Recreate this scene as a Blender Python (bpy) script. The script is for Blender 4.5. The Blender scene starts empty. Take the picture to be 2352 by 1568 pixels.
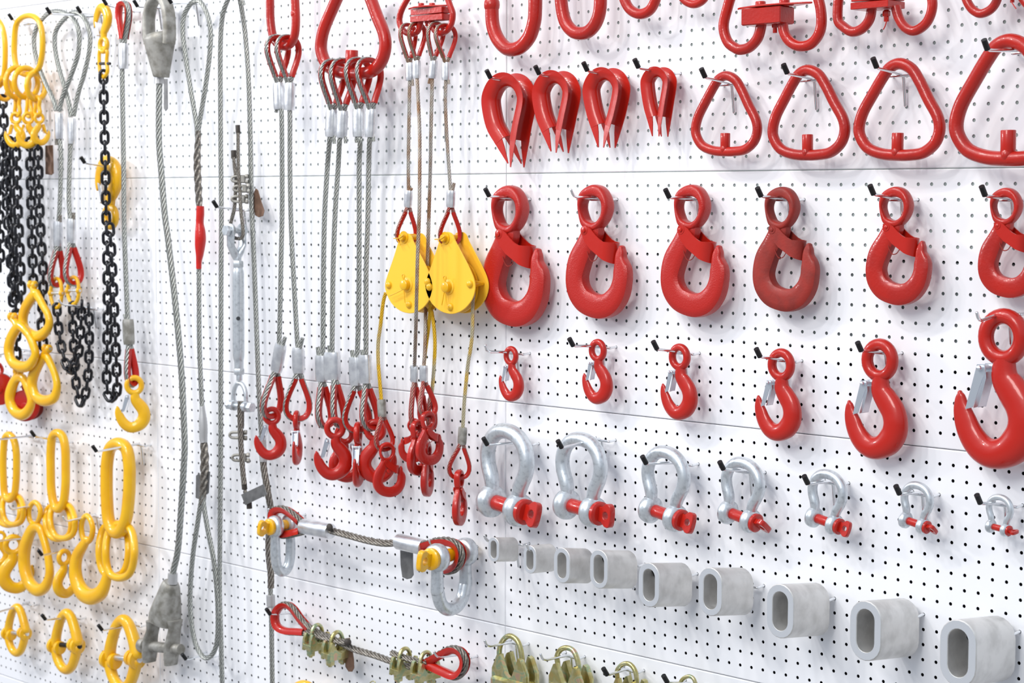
import bpy, math, random
from mathutils import Vector, Matrix
C=bpy.context.scene
random.seed(7)
PI=math.pi
# ---------------------------------------------------------------- camera
F_PX=4353.9; YAW=-.7822975; PITCH=-.0733607; ROLL=.0027923
Z0=1.60                                   # height of the first hole row under the upper joint
CAM=Vector((2.62599,-2.64149,Z0-.0306))
_f=Vector((math.sin(YAW)*math.cos(PITCH),math.cos(YAW)*math.cos(PITCH),math.sin(PITCH)))
_r=_f.cross(Vector((0,0,1))).normalized(); _u=_r.cross(_f)
RX=_r*math.cos(ROLL)+_u*math.sin(ROLL); UX=_u*math.cos(ROLL)-_r*math.sin(ROLL)
cam_data=bpy.data.cameras.new('camera'); cam=bpy.data.objects.new('camera',cam_data); C.collection.objects.link(cam)
cam.matrix_world=Matrix(((RX.x,UX.x,-_f.x,CAM.x),(RX.y,UX.y,-_f.y,CAM.y),(RX.z,UX.z,-_f.z,CAM.z),(0,0,0,1)))
cam_data.sensor_width=36; cam_data.lens=F_PX/2352*36
cam_data.clip_start=.05; cam_data.clip_end=100
cam_data.dof.use_dof=True; cam_data.dof.focus_distance=3.25; cam_data.dof.aperture_fstop=9.0
C.camera=cam
# ---------------------------------------------------------------- world, lights, exposure
C.view_settings.view_transform='Standard'; C.view_settings.look='None'; C.view_settings.gamma=1
C.view_settings.use_curve_mapping=False; C.view_settings.exposure=-0.06
wd=bpy.data.worlds.new('hall'); C.world=wd; wd.use_nodes=True
nt=wd.node_tree; bg=nt.nodes['Background']
tc=nt.nodes.new('ShaderNodeTexCoord'); sp=nt.nodes.new('ShaderNodeSeparateXYZ'); rp=nt.nodes.new('ShaderNodeValToRGB')
nt.links.new(tc.outputs['Generated'],sp.inputs[0]); mr=nt.nodes.new('ShaderNodeMapRange'); mr.inputs[1].default_value=-1
nt.links.new(sp.outputs['Z'],mr.inputs[0]); nt.links.new(mr.outputs[0],rp.inputs[0]); nt.links.new(rp.outputs[0],bg.inputs[0])
rp.color_ramp.elements[0].position=.30; rp.color_ramp.elements[0].color=(.50,.51,.54,1)
rp.color_ramp.elements[1].position=.62; rp.color_ramp.elements[1].color=(.78,.87,1.0,1)
e=rp.color_ramp.elements.new(.47); e.color=(.28,.30,.34,1)
bg.inputs[1].default_value=.92
def lamp(name,loc,target,power,size,col,size_y=None):
    l=bpy.data.lights.new(name,'AREA'); l.energy=power; l.size=size; l.color=col
    if size_y: l.shape='RECTANGLE'; l.size_y=size_y
    o=bpy.data.objects.new(name,l); C.collection.objects.link(o); o.location=loc
    o.rotation_euler=(Vector(target)-Vector(loc)).to_track_quat('-Z','Y').to_euler(); return o
WARM=(1,.94,.88); COOL=(.95,.97,1); NEUT=(1,.965,.925)
lamp('ceiling_lamp',(-2.4,-3.0,4.6),(-.6,0,1.3),31,.16,WARM)
lamp('ceiling_lamp',(-1.5,-2.7,4.6),(-.2,0,1.3),31,.16,NEUT)
lamp('ceiling_lamp',(-.5,-2.6,4.7),(.2,0,1.3),29,.16,NEUT)
lamp('ceiling_lamp',(.3,-2.9,4.6),(.4,0,1.3),24,.16,COOL)
lamp('ceiling_lamp',(-1.0,-3.6,4.2),(.0,0,1.3),31,.16,NEUT)
lamp('side_fill',(-3.4,-2.2,2.6),(-2.0,0,.9),46,.3,(.97,.97,1))  # unseen fill light, added to brighten the lower left wall
lamp('front_fill',(1.2,-4.4,3.8),(-.2,0,1.4),95,1.4,NEUT)  # unseen fill light, added to even out the lower wall
# ---------------------------------------------------------------- pixel ray helpers
def ray(px,py):
    return _f+RX*((px-1176)/F_PX)+UX*((784-py)/F_PX)
def W(px,py,d):
    """the point at distance d in front of the wall seen at that place of the photograph"""
    v=ray(px,py); t=(-d-CAM.y)/v.y; return CAM+v*t
def pr(p):
    q=Vector(p)-CAM; z=q.dot(_f); return 1176+F_PX*q.dot(RX)/z, 784-F_PX*q.dot(UX)/z
def mpp(px,py,d):
    return (W(px,py,d)-CAM).dot(_f)/F_PX          # metres per pixel there
def zc(s,ox,oy):
    return lambda *p:[(ox+x/s,oy+y/s) for x,y in p]
# ---------------------------------------------------------------- materials
def mat(name,col,rough=.4,metal=0,coat=0,bump=0,bscale=150,mott=0,mscale=60,mcol=None,aniso=None,bdist=.001,mlo=.4,mhi=.65,detail=3,spec=.35):
    m=bpy.data.materials.new(name); m.use_nodes=True; t=m.node_tree; b=t.nodes['Principled BSDF']
    b.inputs['Base Color'].default_value=(*col,1); b.inputs['Roughness'].default_value=rough; b.inputs['Metallic'].default_value=metal
    b.inputs['Coat Weight'].default_value=coat; b.inputs['Coat Roughness'].default_value=.05; b.inputs['Specular IOR Level'].default_value=spec
    g=t.nodes.new('ShaderNodeNewGeometry')
    if bump:
        n=t.nodes.new('ShaderNodeTexNoise'); n.inputs['Scale'].default_value=bscale; n.inputs['Detail'].default_value=detail
        bp=t.nodes.new('ShaderNodeBump'); bp.inputs['Strength'].default_value=bump; bp.inputs['Distance'].default_value=bdist
        t.links.new(g.outputs['Position'],n.inputs['Vector']); t.links.new(n.outputs['Fac'],bp.inputs['Height']); t.links.new(bp.outputs[0],b.inputs['Normal'])
        if coat: t.links.new(bp.outputs[0],b.inputs['Coat Normal'])
    if mott:
        n=t.nodes.new('ShaderNodeTexNoise'); n.inputs['Scale'].default_value=mscale; n.inputs['Detail'].default_value=5
        r=t.nodes.new('ShaderNodeValToRGB'); r.color_ramp.elements[0].position=mlo; r.color_ramp.elements[1].position=mhi
        r.color_ramp.elements[0].color=(*col,1); r.color_ramp.elements[1].color=(*(mcol or [c*(1-mott) for c in col]),1)
        t.links.new(g.outputs['Position'],n.inputs['Vector']); t.links.new(n.outputs['Fac'],r.inputs[0]); t.links.new(r.outputs[0],b.inputs['Base Color'])
    return m
M={}
M['wall']=mat('white_powder_coat',(.84,.85,.88),.35,coat=.15,bump=.02,bscale=30)
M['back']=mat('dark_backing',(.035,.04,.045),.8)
M['back_glow']=mat('painted_light_backing',(.26,.30,.29),.8)  # light grey paints the light showing through the upper holes
M['back_dim_glow']=mat('painted_dim_light_backing',(.08,.095,.095),.8)  # darker step of the light painted behind the holes
M['red']=mat('red_paint',(.44,.013,.006),.32,coat=.35,bump=.4,bscale=200,mott=.25,mscale=14,mcol=(.36,.012,.007),bdist=.001)
M['red_smooth']=mat('smooth_red_paint',(.45,.013,.006),.30,coat=.35,bump=.2,bscale=90)
M['red_rough']=mat('textured_red_paint',(.43,.013,.008),.36,coat=.3,bump=.5,bscale=420,bdist=.0010,detail=4)
M['red_dull']=mat('dull_brick_red_paint',(.30,.022,.014),.55,coat=.1,bump=.3,bscale=260,mott=.4,mscale=40,mcol=(.22,.02,.014))
M['yellow']=mat('yellow_paint',(.82,.46,.006),.3,coat=.6,bump=.2,bscale=120,mott=.2,mscale=20,mcol=(.78,.40,.006))
M['yellow_flat']=mat('yellow_sheet_paint',(.90,.52,.035),.42,coat=.2,bump=.06,bscale=60)
M['galv']=mat('galvanised_steel',(.66,.70,.73),.36,.75,bump=.2,bscale=90,mott=.3,mscale=130,mcol=(.40,.43,.46),mlo=.5,mhi=.8)
M['galv_dull']=mat('dull_cast_steel',(.40,.39,.36),.55,.6,bump=.5,bscale=110,mott=.4,mscale=50,mcol=(.22,.21,.18))
M['rope']=mat('wire_rope_steel',(.43,.44,.415),.38,.75,bump=.15,bscale=900,mott=.2,mscale=300,mcol=(.26,.27,.25))
M['rope_dark']=mat('dark_wire_rope_steel',(.30,.28,.25),.45,.7,bump=.15,bscale=900,mott=.3,mscale=250,mcol=(.14,.12,.10))
M['rope_rust']=mat('rusty_wire_rope_steel',(.44,.42,.38),.42,.7,bump=.3,bscale=900,mott=.4,mscale=22,mcol=(.33,.20,.12))
M['rope_yellow']=mat('yellow_stained_rope',(.50,.45,.30),.42,.55,bump=.3,bscale=900,mott=.4,mscale=9,mcol=(.72,.46,.03),mlo=.45,mhi=.55)
M['rope_red']=mat('red_stained_rope',(.36,.10,.08),.42,.5,bump=.3,bscale=900,mott=.4,mscale=40,mcol=(.45,.30,.26))
M['alu']=mat('pressed_aluminium',(.80,.81,.82),.33,.85,bump=.15,bscale=160,mott=.3,mscale=60,mcol=(.62,.63,.66))
M['alu_cut']=mat('sawn_aluminium',(.86,.89,.93),.28,.7,bump=.3,bscale=300)
M['alu_side']=mat('extruded_aluminium',(.72,.71,.69),.48,.6,bump=.12,bscale=60,mott=.2,mscale=35,mcol=(.58,.57,.55))
M['chrome']=mat('chrome_wire',(.78,.80,.82),.14,1)
M['zinc']=mat('zinc_plated_sheet',(.74,.79,.85),.32,.9)
M['black']=mat('black_rubber',(.005,.005,.006),.4)
M['chain']=mat('black_oxide_chain',(.006,.006,.009),.26,.2,coat=.35,bump=.2,bscale=150)
M['tag']=mat('worn_grey_tag',(.19,.19,.19),.5,.5,mott=.3,mscale=50)
M['tag_brown']=mat('brown_metal_tag',(.22,.13,.09),.55,.3,mott=.3,mscale=60)
M['tape']=mat('red_tape',(.55,.016,.010),.3,coat=.4,bump=.7,bscale=70,bdist=.002)
M['seize']=mat('seizing_wire',(.50,.50,.50),.45,.6)
M['heatshrink']=mat('dark_brown_sleeve',(.05,.042,.036),.6)
def chromate():
    m=mat('yellow_chromate_steel',(.55,.45,.20),.3,.85,bump=.3,bscale=250); t=m.node_tree; b=t.nodes['Principled BSDF']
    n=t.nodes.new('ShaderNodeTexNoise'); n.inputs['Scale'].default_value=45; n.inputs['Detail'].default_value=2
    g=t.nodes.new('ShaderNodeNewGeometry'); r=t.nodes.new('ShaderNodeValToRGB'); cr=r.color_ramp
    cr.elements[0].position=.3; cr.elements[0].color=(.52,.40,.15,1); cr.elements[1].position=.72; cr.elements[1].color=(.62,.42,.30,1)
    for p,c in((.42,(.45,.42,.18,1)),(.52,(.58,.52,.28,1)),(.6,(.36,.48,.30,1)),(.66,(.62,.50,.26,1))):
        e=cr.elements.new(p); e.color=c
    t.links.new(g.outputs['Position'],n.inputs['Vector']); t.links.new(n.outputs['Fac'],r.inputs[0]); t.links.new(r.outputs[0],b.inputs['Base Color'])
    return m
M['chromate']=chromate()
# ---------------------------------------------------------------- curve helpers
def cr(pts,n=6,closed=False):
    """Catmull-Rom through tuples of any length"""
    P=[tuple(p) for p in pts]; k=len(P); out=[]
    segs=k if closed else k-1
    for i in range(segs):
        g=lambda j:P[j%k] if closed else (P[j] if 0<=j<k else (tuple(2*a-b for a,b in zip(P[0],P[1])) if j<0 else tuple(2*a-b for a,b in zip(P[-1],P[-2]))))
        p0,p1,p2,p3=g(i-1),g(i),g(i+1),g(i+2)
        for s in range(n):
            t=s/n
            out.append(tuple(.5*((2*b)+(-a+c)*t+(2*a-5*b+4*c-d)*t*t+(-a+3*b-3*c+d)*t**3) for a,b,c,d in zip(p0,p1,p2,p3)))
    if not closed: out.append(P[-1])
    return out
def resample(pts,step):
    pts=[Vector(p) for p in pts]; L=[0]
    for a,b in zip(pts,pts[1:]): L.append(L[-1]+(b-a).length)
    n=max(2,int(L[-1]/step)+1); out=[]; j=0
    for i in range(n):
        s=L[-1]*i/(n-1)
        while j<len(L)-2 and L[j+1]<s: j+=1
        out.append(pts[j].lerp(pts[j+1],(s-L[j])/max(1e-9,L[j+1]-L[j])))
    return out
class MB:
    def __init__(s): s.v=[]; s.f=[]
    def ring_strip(s,rings,closed=False,caps=True,tip0=None,tip1=None):
        n=len(rings[0]); b=len(s.v)
        for r in rings: s.v.extend(r)
        m=len(rings)
        for i in range(m if closed else m-1):
            i2=(i+1)%m
            for j in range(n):
                j2=(j+1)%n; s.f.append((b+i*n+j,b+i*n+j2,b+i2*n+j2,b+i2*n+j))
        if not closed and caps:
            s.f.append(tuple(b+j for j in range(n))[::-1]); s.f.append(tuple(b+(m-1)*n+j for j in range(n)))
        return s
    def sweep(s,pts,a,b=None,N=None,ex=2.,n=16,closed=False,twist=None,lobes=0,round_ends=False,start=True):
        """sweep an ellipse of half sizes a (in plane) and b (along N); N fixed or carried along"""
        pts=[Vector(p) for p in pts]; m=len(pts)
        A=a if isinstance(a,(list,tuple)) else [a]*m
        B=A if b is None else (b if isinstance(b,(list,tuple)) else [b]*m)
        T=[]
        for i in range(m):
            if closed: t=pts[(i+1)%m]-pts[i-1]
            else: t=pts[min(i+1,m-1)]-pts[max(i-1,0)]
            T.append(t.normalized())
        if round_ends and not closed:
            pts0,A0,B0,T0=[],[],[],[]
            for k in (0,30,55,75): 
                c=math.sin(math.radians(k))if k else .05; q=math.cos(math.radians(k))
                if not start: break
                pts0.append(pts[0]-T[0]*A[0]*q);A0.append(A[0]*c);B0.append(B[0]*c);T0.append(T[0])
            pts1,A1,B1,T1=[],[],[],[]
            for k in (75,55,30,0):
                c=math.sin(math.radians(k))if k else .05; q=math.cos(math.radians(k))
                pts1.append(pts[-1]+T[-1]*A[-1]*q);A1.append(A[-1]*c);B1.append(B[-1]*c);T1.append(T[-1])
            pts=pts0+pts+pts1; A=A0+list(A)+A1; B=B0+list(B)+B1; T=T0+T+T1; m=len(pts)
        Nv=Vector(N) if N is not None else None
        cur=None; rings=[]; tw=0; lay=twist or 0
        nn=lobes*6 if lobes else n
        for i in range(m):
            t=T[i]
            if Nv is not None:
                nrm=(Nv-t*Nv.dot(t)).normalized()
            else:
                if cur is None:
                    cur=Vector((0,1,0)) if abs(t.y)<.9 else Vector((1,0,0))
                cur=(cur-t*cur.dot(t)).normalized(); nrm=cur
            side=t.cross(nrm)
            if i and lay: tw+=(pts[i]-pts[i-1]).length/lay*2*PI
            ring=[]
            for j in range(nn):
                th=2*PI*j/nn
                if lobes:
                    ph=((th*lobes/(2*PI)+.5)%1-.5)*2*PI/lobes
                    rr=.69*math.cos(ph)+math.sqrt(max(0,.0961-.4761*math.sin(ph)**2)); th2=th+tw
                    ring.append(pts[i]+side*(A[i]*rr*math.cos(th2))+nrm*(B[i]*rr*math.sin(th2)))
                else:
                    c,q=math.cos(th),math.sin(th)
                    k=(abs(c)**ex+abs(q)**ex)**(-1/ex) if ex!=2 else 1
                    ring.append(pts[i]+side*(A[i]*c*k)+nrm*(B[i]*q*k))
            rings.append(ring)
        return s.ring_strip(rings,closed)
    def rope(s,pts,r,lay=None,step=None,smooth=True):
        lay=lay or r*10.5
        P=resample(cr(pts,8) if smooth else pts,step or lay/22)
        return s.sweep(P,r,lobes=6,twist=-lay)
    def tube(s,pts,r,n=14,closed=False,sm=6,rends=False):
        if sm: 
            if isinstance(r,(list,tuple)):
                q=cr([(*p,rr) for p,rr in zip(pts,r)],sm,closed); return s.sweep([x[:3] for x in q],[x[3] for x in q],n=n,closed=closed,round_ends=rends)
            pts=cr(pts,sm,closed)
        return s.sweep(pts,r,n=n,closed=closed,round_ends=rends)
    def lathe(s,o,axis,prof,n=24):
        """prof: (distance along axis, radius) around the axis from o"""
        ax=Vector(axis).normalized(); h=Vector((0,0,1)) if abs(ax.z)<.9 else Vector((1,0,0))
        e1=ax.cross(h).normalized(); e2=ax.cross(e1)
        return s.ring_strip([[Vector(o)+ax*t+(e1*math.cos(2*PI*j/n)+e2*math.sin(2*PI*j/n))*max(r,1e-5) for j in range(n)] for t,r in prof])
    def cyl(s,p,q,r,n=24,bev=.12):
        p,q=Vector(p),Vector(q); L=(q-p).length; b=min(r*bev,L*.3)
        return s.lathe(p,q-p,[(0,r-b),(b*.3,r-b*.3),(b,r),(L-b,r),(L-b*.3,r-b*.3),(L,r-b)],n)
    def ball(s,o,r,sc=(1,1,1),n=16,R3=None):
        rings=[]
        for i in range(1,9):
            a=PI*i/9; ring=[]
            for j in range(n):
                v=Vector((math.sin(a)*math.cos(2*PI*j/n)*sc[0],math.sin(a)*math.sin(2*PI*j/n)*sc[1],math.cos(a)*sc[2]))*r
                if R3: v=R3@v
                ring.append(Vector(o)+v)
            rings.append(ring)
        return s.ring_strip(rings)
    def box(s,o,ex,ey,ez,h,bev=.08):
        """bevelled box about o with half sizes h along unit axes ex ey ez"""
        ex,ey,ez=Vector(ex).normalized(),Vector(ey).normalized(),Vector(ez).normalized()
        b=min(h)*bev*2; rings=[]
        def rect(x,y,z,c):
            pts=[(x-c,-y),(x,-y+c),(x,y-c),(x-c,y),(-x+c,y),(-x,y-c),(-x,-y+c),(-x+c,-y)]
            return [Vector(o)+ex*p+ey*q+ez*z for p,q in pts]
        rings=[rect(h[0]-b,h[1]-b,-h[2],b),rect(h[0],h[1],-h[2]+b,b),rect(h[0],h[1],h[2]-b,b),rect(h[0]-b,h[1]-b,h[2],b)]
        return s.ring_strip(rings)
    def hexa(s,p,q,r):
        return s.lathe(p,Vector(q)-Vector(p),[(0,r*.9),((Vector(q)-Vector(p)).length*.12,r),((Vector(q)-Vector(p)).length*.88,r),((Vector(q)-Vector(p)).length,r*.9)],6)
    def plate(s,out,y0,th,hole=None,bev=.0008,ny=None):
        """flat outline (list of points) extruded by vector ny*th"""
        ny=Vector(ny or (0,1,0)); c=sum((Vector(p) for p in out),Vector())/len(out)
        def ins(P,b): return [Vector(p)+(c-Vector(p)).normalized()*b for p in P]
        rings=[[p for p in ins(out,bev)],[Vector(p)+ny*bev for p in out],[Vector(p)+ny*(th-bev) for p in out],[p+ny*th for p in ins(out,bev)]]
        if hole is None: return s.ring_strip(rings)
        hc=sum((Vector(p) for p in hole),Vector())/len(hole)
        hr=[[Vector(p)+(Vector(p)-hc).normalized()*bev+ny*th for p in hole],[Vector(p)+ny*(th-bev) for p in hole],[Vector(p)+ny*bev for p in hole],[Vector(p)+(Vector(p)-hc).normalized()*bev for p in hole]]
        return s.ring_strip(rings+hr,closed=True)
    def obj(s,name,m,parent=None,thing=None,smooth=True,origin=None):
        o0=thing['_o'] if thing else Vector(origin or (0,0,0))
        me=bpy.data.meshes.new(name); me.from_pydata([tuple(Vector(v)-o0) for v in s.v],[],s.f)
        me.materials.append(M[m] if isinstance(m,str) else m)
        if smooth:
            me.polygons.foreach_set('use_smooth',[True]*len(me.polygons))
            me.set_sharp_from_angle(angle=math.radians(42))
        o=bpy.data.objects.new(name,me); C.collection.objects.link(o)
        if parent is not None: o.parent=parent
        else: o.location=o0
        return o
ORI={}
class Th(dict): pass
def thing(name,label,cat,origin,group=None):
    e=bpy.data.objects.new(name,None); C.collection.objects.link(e); e.location=Vector(origin); e.empty_display_size=.02
    e['label']=label; e['category']=cat
    if group: e['group']=group
    t=Th(); t['e']=e; t['_o']=Vector(origin); return t
def part(t,name,mb,m,parent=None,label=None,smooth=True):
    o=mb.obj(name,m,parent or t['e'],t,smooth)
    if label: o['label']=label
    return o
def tag(o,label,cat,group=None):
    o['label']=label; o['category']=cat
    if group: o['group']=group
    return o
def recalc(o):
    import bmesh
    bm=bmesh.new(); bm.from_mesh(o.data); bmesh.ops.recalc_face_normals(bm,faces=bm.faces); bm.to_mesh(o.data); bm.free()
def simil(src,dst):
    """plane similarity in (x,z) taking two source points to two target points"""
    a,b=complex(src[0].x,src[0].z),complex(src[1].x,src[1].z); c,d=complex(dst[0].x,dst[0].z),complex(dst[1].x,dst[1].z)
    k=(d-c)/(b-a); sc=abs(k)
    def f(p,y=None):
        q=c+k*(complex(p.x,p.z)-a); return Vector((q.real,p.y if y is None else y,q.imag))
    return f,sc
# ---------------------------------------------------------------- the perforated wall
PT=.025
def wall():
    v=[];f=[]
    seams_u=[-96.37,-48.52,-.67,47.18,95.03]; rows=[-19,-1,17,35,53,71]
    NP=16; HR=.0030
    import math as m
    ca=[]
    for k in range(NP):
        a=2*PI*k/NP; c,s_=m.cos(a),m.sin(a); q=.5*PT/max(abs(c),abs(s_)); ca.append((c*q,s_*q,c*HR,s_*HR))
    for pi in range(4):
        for ri in range(5):
            u0,u1=seams_u[pi],seams_u[pi+1]; z1=Z0-rows[ri]*PT; z0=Z0-rows[ri+1]*PT
            cols=[u0+.67+i for i in range(47)]; vr=[rows[ri]+1+j for j in range(17)]
            if pi==3: cols=[c for c in cols if c<70]
            if ri==0: vr=[j for j in vr if j>-18.5]
            if ri==4: vr=[j for j in vr if j<59]
            if ri==4 and pi>=2: continue
            g=.0006
            X0,X1=(cols[0]-.5)*PT,(cols[-1]+.5)*PT; ZT,ZB=Z0-(vr[0]-.5)*PT,Z0-(vr[-1]+.5)*PT
            for cu in cols:
                for cv in vr:
                    cx,cz=cu*PT,Z0-cv*PT; b=len(v)
                    for (ox,oz,ix,iz) in ca: v.append((cx+ox,0,cz+oz))
                    for (ox,oz,ix,iz) in ca: v.append((cx+ix,0,cz+iz))
                    for (ox,oz,ix,iz) in ca: v.append((cx+ix*.97,.0010,cz+iz*.97))
                    for k in range(NP):
                        k2=(k+1)%NP; f.append((b+k,b+k2,b+NP+k2,b+NP+k)); f.append((b+NP+k,b+NP+k2,b+2*NP+k2,b+2*NP+k))
            # border strips with a folded edge
            x0,x1=u0*PT+g,(u1*PT-g if pi<3 else X1+.01)
            def ring(d,y): return [(x0+d,y,z0+g+d),(x1-d,y,z0+g+d),(x1-d,y,z1-g-d),(x0+d,y,z1-g-d)]
            b=len(v); inner=[(X0,0,ZB),(X1,0,ZB),(X1,0,ZT),(X0,0,ZT)]
            R_=[inner,ring(.0018,0),ring(.0006,.0006),ring(0,.0018),ring(0,.012)]
            for r in R_: v.extend(r)
            for i in range(4):
                for k in range(4):
                    k2=(k+1)%4; f.append((b+i*4+k,b+i*4+k2,b+(i+1)*4+k2,b+(i+1)*4+k))
    me=bpy.data.meshes.new('wall_back'); me.from_pydata(v,[],f); me.materials.append(M['wall'])
    o=bpy.data.objects.new('wall_back',me); C.collection.objects.link(o); o['kind']='structure'
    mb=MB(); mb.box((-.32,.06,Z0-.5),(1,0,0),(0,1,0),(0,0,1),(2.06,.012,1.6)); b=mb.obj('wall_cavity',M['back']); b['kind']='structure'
    mb=MB(); mb.box((-.32,.0025,Z0+.22-.055),(1,0,0),(0,1,0),(0,0,1),(2.06,.001,.288)); b=mb.obj('wall_painted_light',M['back_glow']); b['kind']='structure'  # sheet added so the upper holes look lit from behind
    mb=MB(); mb.box((-.32,.0025,Z0-.20),(1,0,0),(0,1,0),(0,0,1),(2.06,.001,.075)); b=mb.obj('wall_painted_light_lower',M['back_dim_glow']); b['kind']='structure'  # dimmer sheet, fading the painted light towards the dark holes
    mb=MB(); mb.box((-.32,.006,Z0+19*PT+.15),(1,0,0),(0,1,0),(0,0,1),(2.06,.006,.1494),.01); b=mb.obj('trim_1',M['wall']); b['kind']='structure'
wall()
# ---------------------------------------------------------------- peg hooks
def solve_L(bend,root):
    """length of an arm standing out of the wall at root so that its end shows at bend"""
    lo,hi=0,.4
    for _ in range(40):
        L=(lo+hi)/2; x=pr((root.x,-L,root.z))[0]
        if x>bend[0]: lo=L
        else: hi=L
    return L,W(bend[0],bend[1],L)
def snap(p):
    u=p.x/PT; base=0 if u>-.67 else (-1.846 if u>-48.52 else -49.70)
    v=(Z0-p.z)/PT
    return Vector(((round(u-base)+base)*PT,0,Z0-round(v)*PT))
def peg(bend,hole=None,cap=True,what='',L=None,rod=True,dz=.0):
    if hole is not None:
        h=snap(W(hole[0],hole[1],0)); root=h-Vector((PT,0,0)); L,B=solve_L(bend,root)
    else:
        B=W(bend[0],bend[1],L); root=snap(Vector((B.x,0,B.z+dz))); L,B=solve_L(bend,root)
    t=thing('peg_hook',('black-tipped chrome peg ' if cap else 'bare chrome peg ')+what,'hook',(root.x,0,root.z),'peg hooks on the perforated wall')
    r=.0026; cy=-.018
    mb=MB(); B=Vector(B); A=Vector((root.x,cy,root.z+.002)); up=B+Vector((0,-.0095,.0125))
    tipv=(B-A).normalized()
    mb.sweep([A,A.lerp(B,.5),B-tipv*.005]+[B+tipv*.0+Vector((0,-.002,.002)),B+Vector((0,-.006,.006)),up],r,n=12,round_ends=True)
    arm=part(t,'arm',mb,'chrome')
    mb=MB(); z=root.z
    mb.sweep(cr([(root.x-PT,.008,z),(root.x-PT,-.004,z),(root.x-PT,cy+.003,z-.001),(root.x-PT+.004,cy,z-.001),(root.x+PT-.004,cy,z-.001),(root.x+PT,cy+.003,z-.001),(root.x+PT,-.004,z),(root.x+PT,.008,z)],3),r*.92,n=10)
    part(t,'crossbar',mb,'chrome')
    if rod:
        mb=MB(); mb.sweep([(root.x+.002,cy+.004,z-.001),(root.x+.002,cy+.006,z-.006),(root.x+.002,-.006,z-.048)],r,n=10,round_ends=True); part(t,'brace_rod',mb,'chrome')
    if cap:
        mb=MB(); d=(up-B).normalized(); mb.sweep([B+d*.001,B+d*.0185],.0046,n=14,round_ends=False); 
        part(t,'tip_cap',mb,'black',arm,'black rubber tip')
    return root,L,B
# ================================================================ RIGHT PANEL
A=zc(3.618,1080,400); A0=zc(3.618,1080,0); Bq=zc(3.0154,1080,740); Bq2=zc(3.0154,1680,740); Q=zc(3.5,1680,0); Q4=zc(3.5,1680,400); D1=zc(3.618,1080,1180); D2=zc(3.5,1680,1180)
def flat(pts,d): return [W(x,y,d) for x,y in pts]
def pairs_sweep(mb,outer,inner,b,yc,ex=2.6,n=20,sm=5,closed=False,xf=None,round_ends=True,start=True):
    """forged bar given by its two traced edges (points on one plane)"""
    if xf: outer=[xf(p) for p in outer]; inner=[xf(p) for p in inner]
    rows=[(*((o+i)/2),(o-i).length/2) for o,i in zip(outer,inner)]
    bb=b if isinstance(b,(list,tuple)) else [b]*len(rows)
    q=cr([(r[0],0,r[2],r[3],x) for r,x in zip(rows,bb)],sm,closed)
    return mb.sweep([(x[0],yc,x[2]) for x in q],[x[3] for x in q],[x[4] for x in q],N=(0,1,0),ex=ex,n=n,closed=closed,round_ends=round_ends,start=start)
# ---- large forged hooks with wide sheet latches (upper row)
def traced(z,pts,d): return flat(z(*pts),d)
TD=.062
a_out=traced(A,[(905,425),(909,480),(868,575),(802,705),(780,850),(795,990),(860,1110),(960,1180),(1060,1203),(1160,1168),(1240,1065),(1280,930),(1285,820),(1250,710),(1246,645),(1236,612)],TD)
a_in=traced(A,[(1050,428),(1050,495),(1002,600),(952,735),(922,850),(935,930),(975,985),(1030,1002),(1075,1000),(1120,975),(1158,918),(1172,850),(1172,770),(1178,700),(1190,650),(1206,612)],TD)
a_eo=traced(A,[(1000,88),(920,130),(888,200),(885,290),(908,390),(935,450),(1000,480),(1060,440),(1108,360),(1128,270),(1110,180),(1065,110)],TD)
a_ei=traced(A,[(985,185),(930,205),(912,240),(907,285),(918,345),(940,382),(985,405),(1035,390),(1068,345),(1078,280),(1068,225),(1030,192)],TD)
a_lu=traced(A,[(975,430),(1015,460),(1050,505),(1085,542),(1115,562)],TD)
a_ll=traced(A,[(930,478),(962,560),(1010,625),(1060,668),(1105,708)],TD)
a_piv=traced(A,[(960,468)],TD)[0]
a_src=traced(A,[(1010,88),(1055,1205)],TD)
LOOKA=['largest red lifting hook, leftmost in the row of wide-latch hooks','red lifting hook with wide latch, second in its row from the panel joint','red lifting hook with wide latch and worn eye, third in its row','dull brick-red matt lifting hook with wide latch, the only unglossy one','bright red lifting hook with wide latch, next right of the dull brick-red one','smallest red wide-latch hook cut by the right edge of the picture']
def hookA(i,top,bot,m,bend,hole,cap=True,k=.5):
    root,L,B=peg(bend,hole,cap,what='carrying the '+['largest wide-latch red hook','second wide-latch hook from the panel joint','third wide-latch hook','dull brick-red hook','bright hook right of the dull brick-red one','upper hook cut by the right picture edge'][i])
    d=L*k
    f,sc=simil(a_src,[W(*top,d),W(*bot,d)])
    b=.0135*sc; yc=-(d-b)
    t=thing('lifting_hook',LOOKA[i],'hook',(f(a_src[0]).x,yc,f(a_src[0]).z),'red wide-latch hooks in the upper hook row')
    return forged_hook(t,f,sc,b,yc,m)
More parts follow.
